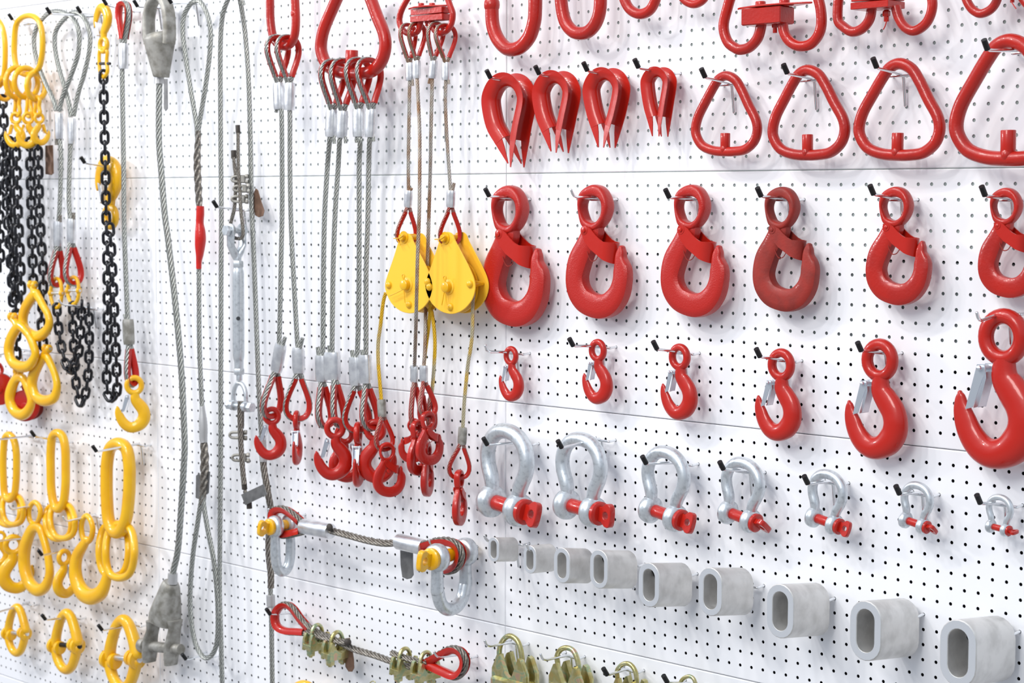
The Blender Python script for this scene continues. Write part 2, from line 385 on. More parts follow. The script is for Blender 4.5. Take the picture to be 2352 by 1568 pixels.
def forged_hook(t,f,sc,b,yc,m):
    mb=MB(); pairs_sweep(mb,a_out,a_in,[b*q for q in(.85,.9,1,1.05,1.1,1.1,1.1,1.1,1.1,1.05,1,.95,.85,.75,.62,.5)],yc,xf=f,ex=4.2,start=False)
    pairs_sweep(mb,a_eo,a_ei,b*1.0,yc,closed=True,xf=f,ex=3.4)
    part(t,'hook_body',mb,m)
    # latch: a strip that runs down the front, wraps round the tip end and back behind the hook
    hy=b*1.25; rings=[]
    lu=[f(p) for p in a_lu]; ll=[f(p) for p in a_ll]; th=.0012
    st=[(u.x,u.z,l.x,l.z,yc-hy) for u,l in zip(lu,ll)]
    eu,el=lu[-1],ll[-1]
    wrap=[]
    for a in range(15,180,15):
        s=math.sin(math.radians(a)); c=math.cos(math.radians(a)); wrap.append((eu.x+hy*1.15*s,eu.z-.1*hy*s,el.x+hy*1.15*s,el.z-.5*hy*s,yc-hy*c))
    back=[(a,b_,c,d_,yc+hy) for a,b_,c,d_,e_ in reversed(st)]
    mb=MB(); P=st+wrap+back; out=[]
    for k,(ux,uz,lx,lz,y) in enumerate(P):
        p0,p1=P[max(k-1,0)],P[min(k+1,len(P)-1)]
        tv=Vector(((p1[0]+p1[2]-p0[0]-p0[2])/2,p1[4]-p0[4],(p1[1]+p1[3]-p0[1]-p0[3])/2))
        w=Vector((ux-lx,0,uz-lz)); nn=tv.cross(w).normalized()*th
        U,Lw=Vector((ux,y,uz)),Vector((lx,y,lz)); out.append([U+nn,U-nn,Lw-nn,Lw+nn])
    mb.ring_strip(out)
    pv=f(a_piv); rr=(lu[0]-ll[0]).length/2
    for sgn in(-1,1): mb.lathe((pv.x,yc+sgn*(hy+.0009)-th*.8,pv.z),(0,1,0),[(0,rr*.93),(.0003,rr*.97),(1.6*th,rr*.97)],28)
    lt=part(t,'safety_latch',mb,'red_dull' if m=='red_dull' else 'red_smooth')
    mb=MB(); mb.lathe((pv.x,yc-hy-.0045*sc,pv.z),(0,1,0),[(0,.0012),(.0008,.0038*sc),(.0035,.0046*sc),(.005,.0046*sc)],18); part(t,'rivet',mb,'red_dull' if m=='red_dull' else 'red_smooth',lt)
    # spring wire hanging in the throat
    q=[f(p,yc-hy*.7) for p in traced(A,[(958,520),(962,600),(975,670),(1000,720),(1035,715),(1058,680)],TD)]
    mb=MB(); mb.tube(q,.0008,n=6); part(t,'latch_spring',mb,'red_dull',lt)
    return t
hookA(0,(1160,425.7),(1182,751.6),'red_rough',(1124,451),(1218,459),k=.5)
hookA(1,(1359,424),(1371.6,733),'red_rough',(1320.5,452.5),(1418.6,459),False,k=.52)
hookA(2,(1583,424),(1591,729.5),'red_rough',(1537.5,454),(1637.8,458),k=.5)
hookA(3,(1790,429),(1803,716.6),'red_dull',(1748.6,451.4),(1849,458))
hookA(4,(2054,428.6),(2061,702),'red',(2007,447),(2109.4,458))
hookA(5,(2307,431),(2318.6,685),'red',(2263,450),(2368,457))
# ---- eye hooks with bright sheet latches (second hook row)
SD=.06
b_out=traced(Bq2,[(1082,372),(1100,470),(1150,540),(1195,605),(1214,690),(1207,790),(1158,880),(1085,930),(1000,948),(925,922),(868,868),(828,800),(805,730),(794,665),(793,615),(798,575),(806,552)],SD)
b_in=traced(Bq2,[(985,375),(975,470),(1005,545),(1045,625),(1062,690),(1052,740),(1025,775),(1000,792),(972,792),(945,775),(922,742),(900,700),(880,650),(862,610),(850,585),(840,562),(826,549)],SD)
b_c=traced(Bq2,[(1028,262),(1028,152),(1028,112),(1000,950)],SD)
b_src=[b_c[2],b_c[3]]
b_l1=traced(Bq2,[(918,400),(958,400),(962,440),(945,480),(900,625),(862,635)],SD)
b_l2=traced(Bq2,[(960,440),(962,470),(925,625),(893,628),(920,480),(945,430)],SD)
b_pv=traced(Bq2,[(935,420)],SD)[0]
LB=['smallest red eye hook with silver latch, under the largest wide-latch hook','small red eye hook with silver latch, second smallest in its row','red eye hook with silver latch, third in the lower hook row','red eye hook with silver latch, fourth in the lower hook row','big red eye hook with silver latch, second largest in its row','largest red eye hook with silver latch, cut by the right picture edge']
def eye_hook(t,f,sc,yc,m='red_smooth',latch='zinc',bf=1,lname='safety_latch',mirror=False):
    b=.0135*sc*bf
    mb=MB(); pairs_sweep(mb,b_out,b_in,[b*q for q in(.75,.85,.95,1.05,1.15,1.15,1.15,1.1,1.0,.9,.78,.66,.55,.45,.38,.32,.25)],yc,xf=f,ex=2.2,start=False)
    c=f(b_c[0],yc); r=(f(b_c[1])-f(b_c[0])).length
    mb.sweep([c+Vector((math.sin(a*PI/16)*r*.94,0,math.cos(a*PI/16)*r)) for a in range(32)],.0098*sc,.0098*sc*bf,N=(0,1,0),closed=True,n=16)
    part(t,'hook_body',mb,m)
    fl=[f(p,yc-b*.7) for p in b_l1]; mb=MB()
    mb.plate(fl,0,.0012)
    mb.plate([p+Vector((0,b*1.4,0)) for p in fl],0,.0012)
    w=[f(p,yc-b*.7) for p in b_l2]
    mb.plate([w[0],w[1],w[2],w[2]+Vector((0,b*1.4,0)),w[1]+Vector((0,b*1.4,0)),w[0]+Vector((0,b*1.4,0))],0,.001,ny=(1,0,0))
    lt=part(t,lname,mb,latch)
    pv=f(b_pv,yc-b*.95); mb=MB(); mb.lathe(pv-Vector((0,.003*sc,0)),(0,1,0),[(0,.001),(.0012*sc,.003*sc),(.003*sc,.0035*sc),(b*1.9+.004*sc,.0035*sc)],14); part(t,'pin',mb,latch,lt)
def hookB(i,top,bot,bend,hole,cap=True,k=.42,L=None):
    root,L,B=peg(bend,hole,cap,what='carrying the '+['smallest red eye hook','second smallest red eye hook','third silver-latch hook','fourth silver-latch hook','second largest silver-latch hook','giant silver-latch hook at right edge'][i],L=L)
    d=L*k; f,sc=simil(b_src,[W(*top,d),W(*bot,d)]); yc=-d
    t=thing('eye_hook',LB[i],'hook',f(b_src[0],yc),'red eye hooks with silver latches')
    eye_hook(t,f,sc,yc)
hookB(0,(1172.6,794.4),(1176,922.4),(1123,808),(1217.6,811.3),False)
hookB(1,(1372,778),(1373.6,928.7),(1317,794.7),(1417,797))
hookB(2,(1560,788.4),(1561,965),(1509.5,802),(1609.6,810))
hookB(3,(1795,799.6),(1786,1013),(1746,819.6),(1845,828))
hookB(4,(2021,777.1),(2011.6,1055),(1978.5,806),(2074.7,808.6))
hookB(5,(2306,708),(2288,1077.5),(2251,737),None,False,L=.108)
# ---- bow shackles
LS=['largest galvanised bow shackle with red screw pin','second largest bow shackle with red pin, its pin tab glittering pink','third bow shackle from the panel joint with red pin','fourth bow shackle from the panel joint, middle one of the seven','fifth bow shackle of the row, small with red pin','sixth bow shackle of the row, very small with red pin','smallest bow shackle with thin red pin at the right picture edge']
def bow_shackle(t,D,O,X,Z,pin='red_smooth',body='galv',phi=20,wide=1,pinout=1,H=4.75,pinr=.5,dee=False):
    """O ear midpoint, X along the pin, Z towards the bow"""
    X=X.normalized(); Z=(Z-X*Z.dot(X)).normalized(); Y=Z.cross(X).normalized()
    P=lambda x,z,y=0:O+X*(x*D*wide)+Z*(z*D)+Y*(y*D)
    if dee: half=[(1.3,0),(1.3,1.2),(1.3,2.4),(1.25,H-1.5),(1.0,H-.65),(.5,H-.12)]
    else: half=[(1.3,0),(1.27,.8),(1.42,1.5),(1.78,2.3),(1.9,3.1),(1.62,3.95),(.95,4.55)]
    pts=half+[(0,H)]+[(-x,z) for x,z in reversed(half)]
    rr=[.46,.46]+[.5]*(len(pts)-4)+[.46,.46]
    mb=MB(); mb.tube([P(*p) for p in pts],[r*D for r in rr],n=20,sm=7)
    for s_ in(-1,1):
        o=P(1.3*s_,-.02); w=.5*D; k=1.08
        mb.lathe(o-X*w,X,[(-.04*D,.55*D*k),(.03*D,.78*D*k),(.2*D,.95*D*k),(.5*D,1.0*D*k),(.8*D,.95*D*k),(.97*D,.78*D*k),(1.04*D,.55*D*k)],32)
    part(t,'bow',mb,body)
    mb=MB(); mb.cyl(P(-1.78,-.02),P(2.0,-.02),pinr*D,24)
    c0=1.3*wide*D+.5*D
    o=O-Z*.02*D
    mb.lathe(o+X*c0,X,[(0,.70*D),(.05*D,.82*D),(.30*D,.82*D),(.38*D,.72*D),(.42*D,.6*D)],28)
    a=math.radians(phi); E=(Z*math.cos(a)+Y*math.sin(a)); Nn=X.cross(E).normalized()
    out=[(.25,.50),(.62,.52),(1.02,.82),(1.42,.74),(1.55,.45),(1.58,0),(1.55,-.45),(1.42,-.74),(1.02,-.78),(.62,-.50),(.25,-.50),(.25,0)]
    out=cr([(x,y,0) for x,y,*_ in out],2,True)
    hc=(1.05,0); oo=[];hh=[]
    for x,y,_ in out:
        an=math.atan2(y-hc[1],x-hc[0]); oo.append(o+X*(c0+x*D)+E*(y*D)-Nn*.24*D); hh.append(o+X*(c0+(hc[0]+.26*math.cos(an))*D)+E*((hc[1]+.26*math.sin(an))*D)-Nn*.24*D)
    mb.plate(oo,0,.48*D,hole=hh,bev=.05*D,ny=Nn)
    part(t,'screw_pin',mb,pin)
def shackleC(i,top,Lp,Rp,bend,hole,phi,L=None):
    root,L,B=peg(bend,hole,True,what='carrying the '+['largest','second largest','third','fourth','fifth','sixth','smallest'][i]+' bow shackle of the row',L=L)
    d=L*.42
    l,r,tp=W(*Lp,d),W(*Rp,d),W(*top,d); O=(l+r)/2; X=(r-l); h=(tp-O).length; D=h/5.2
    X=Vector((1,-.12,(r-l).z/(r-l).x*.9+.0))
    t=thing('bow_shackle',LS[i],'shackle',O,'galvanised bow shackles with red pins')
    bow_shackle(t,D,O,X,Vector((0,0,1))if i else Vector((.05,0,1)),phi=phi,wide=1.06)
shackleC(0,(1171,974.8),(1129.7,1151),(1187.8,1167.5),(1119.8,1022),None,12,L=.115)
shackleC(1,(1345,995),(1300.5,1157.9),(1361.9,1172.8),(1290.6,1028.5),None,2,L=.11)
shackleC(2,(1537.6,1025.9),(1492.9,1169.5),(1551,1187.7),(1484.6,1065),None,12,L=.11)
shackleC(3,(1711.5,1050.8),(1672,1176),(1723,1194),(1662,1078),(1762,1084),-52)
shackleC(4,(1902,1078),(1870.7,1187.8),(1914,1202.7),(1855.8,1111),(1953,1107.5),15)
shackleC(5,(2111,1106.5),(2081,1194),(2118,1206),(2066.4,1134.7),(2161,1133),-50)
shackleC(6,(2297,1134.7),(2275,1207.6),(2310,1216),(2252,1156),(2350,1160),82)
# ---- oval aluminium ferrules sitting on pegs
LF=['smallest aluminium crimp sleeve at the left end of the sleeve row','second small aluminium sleeve, scratched with dark lines along its side','third aluminium sleeve, touching the left side of the fourth','fourth aluminium sleeve, tilted down at the wall end','fifth aluminium sleeve with a white sawn rim and scratches','sixth aluminium sleeve with a wide white rim','seventh aluminium sleeve with a blue-tinted rim and dark scratch line','second largest aluminium sleeve, near the lower right corner','largest aluminium sleeve in the lower right corner, lit blue']
def ferruleD(i,z,fx0,fx1,fy0,fy1,hx,hy,bx,by,bend,hole,cap,df=None,L=None):
    (x0,y0),(x1,y1),(h0,_),(_,v0),(b0,b1)=z((fx0,fy0),(fx1,fy1),(hx,0),(0,hy),(bx,by))
    root,L,B=peg(bend,hole,cap,what='through the '+['smallest','second smallest','third','fourth','fifth','sixth','seventh','second largest','largest'][i]+' aluminium sleeve of the row',L=L)
    d=(df or L*1.0)-.004
    c=W((x0+x1)/2,(y0+y1)/2,d); hh=(W((x0+x1)/2,y0,d)-W((x0+x1)/2,y1,d)).length/2; hw=(W(x1,(y0+y1)/2,d)-W(x0,(y0+y1)/2,d)).length/2
    hw=min(hw,hh*.62); wt=min(hw*.45,abs(v0-y0)/abs(y1-y0)*2*hh)
    lo,hi=0,.2
    R0=Vector((c.x+hw,0,c.z))
    for _ in range(30):
        l=(lo+hi)/2
        if pr((R0.x,-d+l,R0.z))[0]<b0: lo=l
        else: hi=l
    l=min(l,d-.006); top=Vector((c.x+hw*.3,-d+l,c.z+hh)); dzz=(pr(top)[1]-b1)*mpp(b0,b1,d-l); dzz=max(-.012,min(.012,dzz))
    ax=Vector((0,l,dzz)).normalized()
    t=thing('crimp_sleeve',LF[i],'sleeve',c,'aluminium crimp sleeves pushed onto pegs')
    def stad(hw_,hh_,n=10):
        o=[]; s=hh_-hw_
        for k in range(n+1): a=PI*k/n; o.append((hw_*math.cos(a),s+hw_*math.sin(a)))
        for k in range(n+1): a=PI+PI*k/n; o.append((hw_*math.cos(a),-s+hw_*math.sin(a)))
        return o
    def R(hw_,hh_,q): return [c+Vector((p[0],0,p[1]))+ax*q for p in stad(hw_,hh_)]
    bv=hw*.05
    mb=MB(); mb.ring_strip([R(hw-bv,hh-bv,0),R(hw,hh,bv),R(hw,hh,l*.5),R(hw,hh,l-bv),R(hw-bv,hh-bv,l),R(hw-wt,hh-wt,l),R(hw-wt,hh-wt,l*.5),R(hw-wt,hh-wt,bv*.5),R(hw-wt+bv*.5,hh-wt+bv*.5,0)],closed=True)
    tb=part(t,'tube',mb,'alu_side')
    mb=MB(); mb.ring_strip([R(hw-bv,hh-bv,-.0004),R(hw-bv,hh-bv,.0004),R(hw-wt+bv*.5,hh-wt+bv*.5,.0004),R(hw-wt+bv*.5,hh-wt+bv*.5,-.0004)],closed=True)
    part(t,'sawn_rim',mb,'alu_cut',tb,label='bright sawn front rim')
ferruleD(0,D1,147,243,193,397,167,225,405,196,(1121,1243),(1216.8,1249),False,df=.104)
ferruleD(1,D1,440,552,262,495,470,305,720,250,(1218,1264.5),(1318,1263),False,df=.104)
ferruleD(2,D1,688,835,280,575,720,330,1030,290,(1300,1279),(1400,1280),True,df=.122)
ferruleD(3,D1,980,1158,297,620,1015,340,1395,345,(1391,1290),(1472.5,1297.5),True,df=.118)
ferruleD(4,D1,1390,1580,405,775,1435,460,1850,420,(1509,1323),(1605,1315),True,df=.12)
ferruleD(5,D1,1878,2112,445,848,1925,500,2360,500,(1656,1333),(1760,1342),True,df=.12)
ferruleD(6,D2,270,512,563,1000,320,625,795,600,(1822,1378),(1922,1369),True,df=.125)
ferruleD(7,D2,935,1218,697,1182,995,765,1515,715,(2020,1425),(2125,1405.7),True,df=.128)
ferruleD(8,D2,1655,1985,848,1390,1720,925,2290,830,(2235,1480),(2343,1443),True,df=.135)
# ---- pear shaped links with a welded stub
LP=['smallest red pear-shaped link with stub, left of the other pear links','red pear-shaped link with stub, second smallest','red pear-shaped link with stub, second largest','largest red pear-shaped link with stub, cut by the right picture edge']
PD=.05
p_c=traced(Q,[(620,563),(700,600),(760,690),(830,830),(895,950),(912,1050),(880,1150),(800,1222),(700,1243),(615,1247),(500,1240),(400,1200),(345,1120),(333,1040),(360,930),(430,790),(500,660),(550,590)],PD)
p_s=traced(Q,[(620,520),(600,1290),(612,1080),(612,1225),(658,1150)],PD)
def pear_body(t,f,sc,yc,r,m='red'):
    mb=MB(); mb.tube([f(p,yc) for p in p_c],r,n=20,closed=True,sm=5)
    mb.ball(f(p_s[3],yc),r*1.14,(.8,1.05,1.08))
    rg=part(t,'ring',mb,m)
    mb=MB(); a,b=f(p_s[2],yc),f(p_s[3],yc); mb.cyl(a,b,r*1.02,24,.1); part(t,'stub',mb,'red_smooth',rg)
def pear(i,top,bot,bend,hole,L=None,k=.45):
    root,L,B=peg(bend,hole,True,what='carrying the '+['smallest','second smallest','second largest','largest'][i]+' pear-shaped link',L=L)
    d=L*k; f,sc=simil(p_s[:2],[W(*top,d),W(*bot,d)])
    t=thing('pear_link',LP[i],'link',f(p_s[0],-d),'red pear-shaped links on the top right')
    r=44/3.5*mpp(1857,160,PD)*sc
    pear_body(t,f,sc,-d,r)
pear(0,(1670,163),(1662.6,359),(1620,178),(1715.7,193.5))
pear(1,(1857,148.6),(1851.5,368.6),(1808.6,169),(1908.6,183))
pear(2,(2068.6,133),(2057,369.4),(2014,155.7),(2113,170))
pear(3,(2322,77),(2310,381.4),(2268.6,115),None,L=.115)
# ---- oblong links along the top edge
def ringlink(name,label,cat,cpx,r_px,d,m,group=None,weld=None,closed=True,sm=6,ph=None):
    P=[W(x,y,d) for x,y in cpx]; r=r_px*mpp(cpx[0][0],max(cpx[0][1],0),d)
    mb=MB(); mb.tube(P,r,n=20,closed=closed,sm=sm)
    if weld:
        w,dr=W(*weld[:2],d),Vector((0,0,1)); mb.lathe(w-dr*r*.7,dr,[(0,r*.98),(r*.25,r*1.12),(r*.7,r*1.16),(r*1.15,r*1.12),(r*1.4,r*.98)],20)
    o=mb.obj(name,m,origin=P[0]); tag(o,label,cat,group); return o
GT='red oblong links along the top edge'
ringlink('oblong_link','largest red oblong link with weld, over the panel joint at top','link',A0((180,-420),(178,-100),(180,60),(187,200),(222,310),(285,390),(345,412),(425,385),(495,300),(532,180),(541,60),(541,-100),(541,-420),(480,-600),(360,-650),(240,-600)),16,.05,'red',GT,weld=A0((180,40))[0])
ringlink('oblong_link','second red oblong link along the top edge','link',A0((750,-380),(752,-80),(765,80),(795,190),(850,258),(915,278),(985,260),(1045,190),(1078,80),(1083,-80),(1083,-380),(1020,-520),(920,-550),(810,-520)),15,.05,'red',GT)
ringlink('oblong_link','third red oblong link, only its bottom bend showing at top','link',A0((1275,-300),(1276,-60),(1292,20),(1340,88),(1415,117),(1488,88),(1532,20),(1547,-60),(1547,-300),(1490,-400),(1410,-420),(1330,-400)),12,.05,'red',GT)
ringlink('oblong_link','fourth and thinnest red oblong link, barely showing at the top edge','link',A0((1752,-250),(1754,-60),(1785,5),(1858,36),(1930,5),(1958,-60),(1958,-250),(1900,-340),(1800,-340)),9.5,.05,'red',GT)
# ---- detachable coupling links with a bar across
def coupling(label,lp,rp,r_px,d,block,bolts,nut,group,diamond=None,cotter=None,bt=None,split=False):
    t=thing('coupling_link',label,'link',W(*block[0],d),group)
    mb=MB(); 
    for pts in(lp,rp): mb.tube([W(x,y,d) for x,y in pts],r_px*mpp(*pts[len(pts)//2],d),n=18,sm=6)
    part(t,'bent_arms',mb,'red')
    (x0,y0),(x1,y1)=block; a,b=W(x0,y0,d+.010),W(x1,y1,d+.010); s=mpp(x0,y0,d)
    o=Vector(((a.x+b.x)/2,-d,(a.z+b.z)/2)); h=(abs(b.x-a.x)/2,bt or .020,abs(a.z-b.z)/2)
    mb=MB()
    for sg in((-1,1) if split else (0,)):
        hh=h[2]*(.46 if split else 1); mb.box(o+Vector((0,0,sg*h[2]*.52)),(1,0,0),(0,1,0),(0,0,1),(h[0]*(.97 if sg>0 else 1),h[1],hh),.06)
    cb=part(t,'crossbar',mb,'red')
    if diamond:
        (x0,y0),(x1,y1)=diamond; a,b=W(x0,y0,d),W(x1,y1,d); w=(b-a).length/2; c=(a+b)/2; c.z=o.z+h[2]+.004
        mb=MB(); pts=[c+Vector((w*p,q*.022,0)) for p,q in((-1,0),(-.9,-.25),(-.3,-1),(.3,-1),(.9,-.25),(1,0),(.9,.25),(.3,1),(-.3,1),(-.9,.25))]
        mb.plate([Vector(p) for p in pts],0,.003,ny=(0,0,-1)); part(t,'keeper_plate',mb,'red_smooth',cb)
    for (x,yt,yb,rp_) in bolts:
        mb=MB(); p=W(x,yt,d); q=W(x,yb,d); mb.cyl(p,q,rp_*s,20,.2); part(t,'bolt_head',mb,'red_smooth',cb)
    for (x,yt,yb,rp_) in nut:
        mb=MB(); p=W(x,yt,d); q=W(x,yb,d); mb.cyl(p,q,rp_*s,14,.2); mb.hexa(p.lerp(q,.1),p.lerp(q,.55),rp_*s*1.45); part(t,'locking_pin',mb,'red_smooth')
    if cotter:
        mb=MB(); mb.tube([W(x,y,d+.012) for x,y in cotter],.0009,n=7); part(t,'cotter_pin',mb,'red_smooth')
    return t
GC='red coupling links with a bolted crossbar'
coupling('red coupling link with crossbar, left one of the three at top right','x' and [(1755,-175),(1705,-120),(1685,-30),(1672,15),(1662,60),(1671,95),(1690,111),(1703,114),(1722,108),(1740,88),(1748,60),(1749,40)],[(1755,-175),(1820,-120),(1868,-30),(1883,10),(1887,50),(1881,78),(1865,99),(1846,106),(1828,104),(1810,91),(1800,70),(1797,35)],12.3,.055,((1710,21),(1800,53)),[(1747,3,22,12),(1802,-4,15,12)],[(1780,48,76,5)],GC,diamond=((1694,21),(1866,14)))
coupling('red coupling link with thick double bar and cotter pin, middle of the three','x' and [(2010,-190),(1960,-130),(1935,-60),(1926,0),(1925,45),(1938,62),(1958,73),(1980,66),(1997,45),(2003,15)],[(2010,-190),(2080,-130),(2120,-60),(2139,-10),(2141,20),(2131,48),(2114,65),(2096,71),(2078,62),(2065,42),(2057,15)],11.6,.055,((1965,-10),(2051,17)),[],[(2036,22,50,6)],GC,cotter=[(2040,40),(2036,50),(2033,60),(2029,68)],bt=.024,split=True)
coupling('red coupling link at the top right corner, cut by the frame','x' and [(2290,-150),(2240,-110),(2213,-50),(2217,-10),(2228,15),(2242,28),(2256,31),(2275,22),(2288,5),(2295,-20)],[(2290,-150),(2370,-110),(2410,-50),(2412,-10),(2400,12),(2382,20),(2362,12),(2348,-5),(2342,-25)],10.5,.055,((2258,-40),(2335,-18)),[],[(2325,-14,6,5)],GC,cotter=[(2322,2),(2328,12),(2334,20)],bt=.022)
# ---- open thimbles on pegs
def thimble(mb,path,r,N,spike=0,th=.0014,wid=1.0,flare=1.0):
    """channel section of radius r swept along path, groove facing outwards (outward side is T x N)"""
    P=[Vector(p) for p in path]; m=len(P); rings=[]
    nn=Vector(N).normalized(); prof=[(-1.08*wid,.55*flare),(-1.0*wid,.05),(-.86*wid,-.5),(-.5*wid,-.87),(0,-1),(.5*wid,-.87),(.86*wid,-.5),(1.0*wid,.05),(1.08*wid,.55*flare)]
    for i in range(m):
        t=(P[min(i+1,m-1)]-P[max(i-1,0)]).normalized(); s=t.cross(nn).normalized(); R=[]
        for a,b in prof: R.append(P[i]+nn*(a*r)+s*(b*r))
        for a,b in reversed(prof):
            k=1+th/r*(1.4 if abs(a)<.9 else 1.0); R.append(P[i]+nn*(a*r*k)+s*((b*r*k) if b<0.3 else b*r))
        rings.append(R)
    mb.ring_strip(rings,caps=False); n=len(prof)
    for R in(rings[0],rings[-1]):
        for j in range(n-1): b=len(mb.v); mb.v.extend([R[j],R[j+1],R[2*n-2-j],R[2*n-1-j]]); mb.f.append((b,b+1,b+2,b+3))
    if spike:
        for e,e2 in((0,1),(m-1,m-2)):
            t=(P[e]-P[e2]).normalized(); s=((P[min(e+1,m-1)]-P[max(e-1,0)]).normalized()).cross(nn).normalized()
            for sg in(-1,1):
                q=nn*sg*r*wid; w=nn*sg*th
                a=P[e]+q*1.08+s*r*.55*flare; b=P[e]+q*.86-s*r*.5; c=P[e]+q*1.06+t*spike+s*r*.50
                mb.ring_strip([[a,b,b+w,a+w],[a.lerp(c,.4),P[e]+q*.95+t*spike*.35-s*r*.28]+[P[e]+q*.95+t*spike*.35-s*r*.28+w,a.lerp(c,.4)+w],[c,c-s*r*.12,c-s*r*.12+w,c+w]])
LT=['largest red thimble with four pointed ends, nearest the panel joint','second red open thimble, overlapping the largest one','third red open thimble with pointed ends','smallest red open thimble with narrow eye']
def thimbleF(i,cx,top,half,ey,tipx,bend,hole,L=None,rr=1.0):
    """cx centre of eye, top of web, half inner width, y where the straight web ends (px of front inner edge)"""
    root,L,B=peg(bend,hole,True,what='carrying the '+['largest','second largest','third','smallest'][i]+' open red thimble',L=L)
    d=L*.5; s=mpp(cx,top,d); o=W(cx,top,d); r=rr
    webend=W(tipx,ey,d); zb=webend.z; hwm=half
    zt=o.z; xc=o.x; cz=zt-hwm*1.0
    pts=[]
    gx=r*1.12
    for k in range(7): pts.append((xc-hwm*math.cos(k*PI/6/1.0*1),0,cz+hwm*math.sin(k*PI/6)))
    left=[(webend.x-gx,zb),(webend.x-gx-(webend.x-gx-(xc-hwm*.9))*.55,zb+(cz-zb)*.45)]; 
    seq=[(webend.x-gx,-d,zb),(xc-hwm*.74,-d,zb+(cz-zb)*.42)]+[(p[0],-d,p[2]) for p in pts]+[(xc+hwm*.74,-d,zb+(cz-zb)*.42),(webend.x+gx,-d,zb)]
    path=cr(seq,5)
    t=thing('thimble',LT[i],'thimble',Vector((xc,-d,zt)),'red open thimbles in a row')
    path=[Vector(p) for p in path]
    mb=MB(); thimble(mb,path,r,(0,1,0),spike=(zt-zb)*.40,th=.0016,flare=1.0,wid=1.0)
    part(t,'body',mb,'red_smooth')
thimbleF(0,1169,178,.047,325,1176,(1127,179.7),(1217,192),rr=.0165)
thimbleF(1,1278,172,.0385,300,1281,(1239,170.8),(1330,185),rr=.015)
thimbleF(2,1393,165,.036,290,1393,(1349.5,163),(1440,179),rr=.0142)
thimbleF(3,1513,161,.0255,270,1514,(1467,156),(1564,169),rr=.0108)
# ---- yellow-passivated wire rope clips on the bottom row
LC=['largest gold-coloured wire rope clip, by the panel joint at the bottom','second gold wire rope clip with broad grey-green saddle','third gold wire rope clip, narrow, behind a black-tipped peg','fourth wire rope clip, only the top of its bow showing at the bottom edge']
def clipI(i,u,r_px,bx0,bx1,by,bend,hole,cap,d=.05,L=None,hb=.06):
    (bx0,by),(bx1,_)=D1((bx0,by),(bx1,by))
    root,L,B=peg(bend,hole,cap,what='carrying the '+['largest','second','third','fourth'][i]+' gold rope clip at the bottom',L=L)
    d=L*.5
    P=[W(x,y,d) for x,y in u]; r=r_px*mpp(*u[0],d)
    t=thing('wire_rope_clip',LC[i],'clip',P[0],'gold wire rope clips along the bottom')
    mb=MB(); mb.tube(P,r,n=16,sm=6); part(t,'u_bolt',mb,'chromate')
    a,b=W(bx0,by,d+.012),W(bx1,by,d+.012); cx=(a.x+b.x)/2; hw=abs(b.x-a.x)/2*.86; z=a.z
    for yy,sg in((-d-.016,-1),(-d+.012,1)):   # two notched cheeks
        q=[(-1,-.25),(-.72,.42),(-.55,.5),(-.42,.1),(-.2,-.45),(0,-.62),(.2,-.45),(.42,.1),(.55,.5),(.72,.42),(1,-.25),(1.02,-1.5),(.5,-1.75),(-.5,-1.75),(-1.02,-1.5)]
        mb=MB(); mb.ring_strip([[Vector((cx+hw*x*s1,yy+y_,z+hw*.85*(y-.45))) for x,y in q] for s1,y_ in((.97,0),(1,.0015),(1,.010),(.97,.0115))])
        part(t,'cheek',mb,'chromate')
    mb=MB(); mb.box((cx,-d-.001,z-hw*1.45),(1,0,0),(0,1,0),(0,0,1),(hw*1.0,.022,hw*.55),.12); part(t,'saddle',mb,'chromate')
clipI(0,D1((248,1330),(243,1200),(246,1110),(280,1040),(330,1012),(385,1045),(415,1110),(430,1200),(432,1330)),6.2,165,495,1150,(1121.5,1484),(1216.8,1480),False)
clipI(1,D1((735,1400),(728,1250),(722,1180),(755,1125),(810,1112),(860,1140),(890,1210),(903,1280),(905,1400)),6.2,640,950,1225,(1250,1515.8),(1346.7,1509),False)
clipI(2,D1((1228,1500),(1225,1380),(1222,1300),(1265,1250),(1315,1243),(1355,1275),(1378,1330),(1385,1400),(1385,1500)),5.5,1165,1420,1355,(1395,1550),(1483.5,1539),True)
clipI(3,D1((1748,1520),(1745,1430),(1755,1385),(1785,1358),(1820,1348),(1850,1362),(1868,1395),(1872,1450),(1872,1520)),4.6,1710,1900,1440,(1533,1567),(1622,1558),True)
# ================================================================ MIDDLE PANEL
z1=zc(3.92,600,0); z2=zc(3.7327,560,380); z3=zc(3.136,560,740); z4=zc(3.5,560,1120); z5=zc(3.0154,300,0); z6=zc(2.9035,300,480); z7=zc(2.667,300,980)
z8=zc(3.136,0,0); z9=zc(3.136,0,480); z10=zc(2.578,0,960); z11=zc(5.6,0,1300)
def cam_az(p): return math.atan2(CAM.y-p.y,CAM.x-p.x)
def R_px(r_px,px,py,d): return r_px*mpp(px,py,d)
def rope_px(t,pts,r_px,d,m='rope',name='rope',lay=None,parent=None):
    """pts: (px,py) or (px,py,depth)"""
    P=[W(p[0],p[1],p[2] if len(p)>2 else d) for p in pts]; k=len(pts)//2; r=R_px(r_px,pts[k][0],pts[k][1],d)
    mb=MB(); mb.rope(P,r,lay); return part(t,name,mb,m,parent)
def stub(t,px,py,qx,qy,r_px,d,m='rope'):
    a,b=W(px,py,d),W(qx,qy,d); r=R_px(r_px,px,py,d); mb=MB(); mb.sweep(resample([a,b],r*.6),[r*.97]*len(resample([a,b],r*.6)),lobes=6,twist=-r*11); part(t,'rope_end',mb,m)
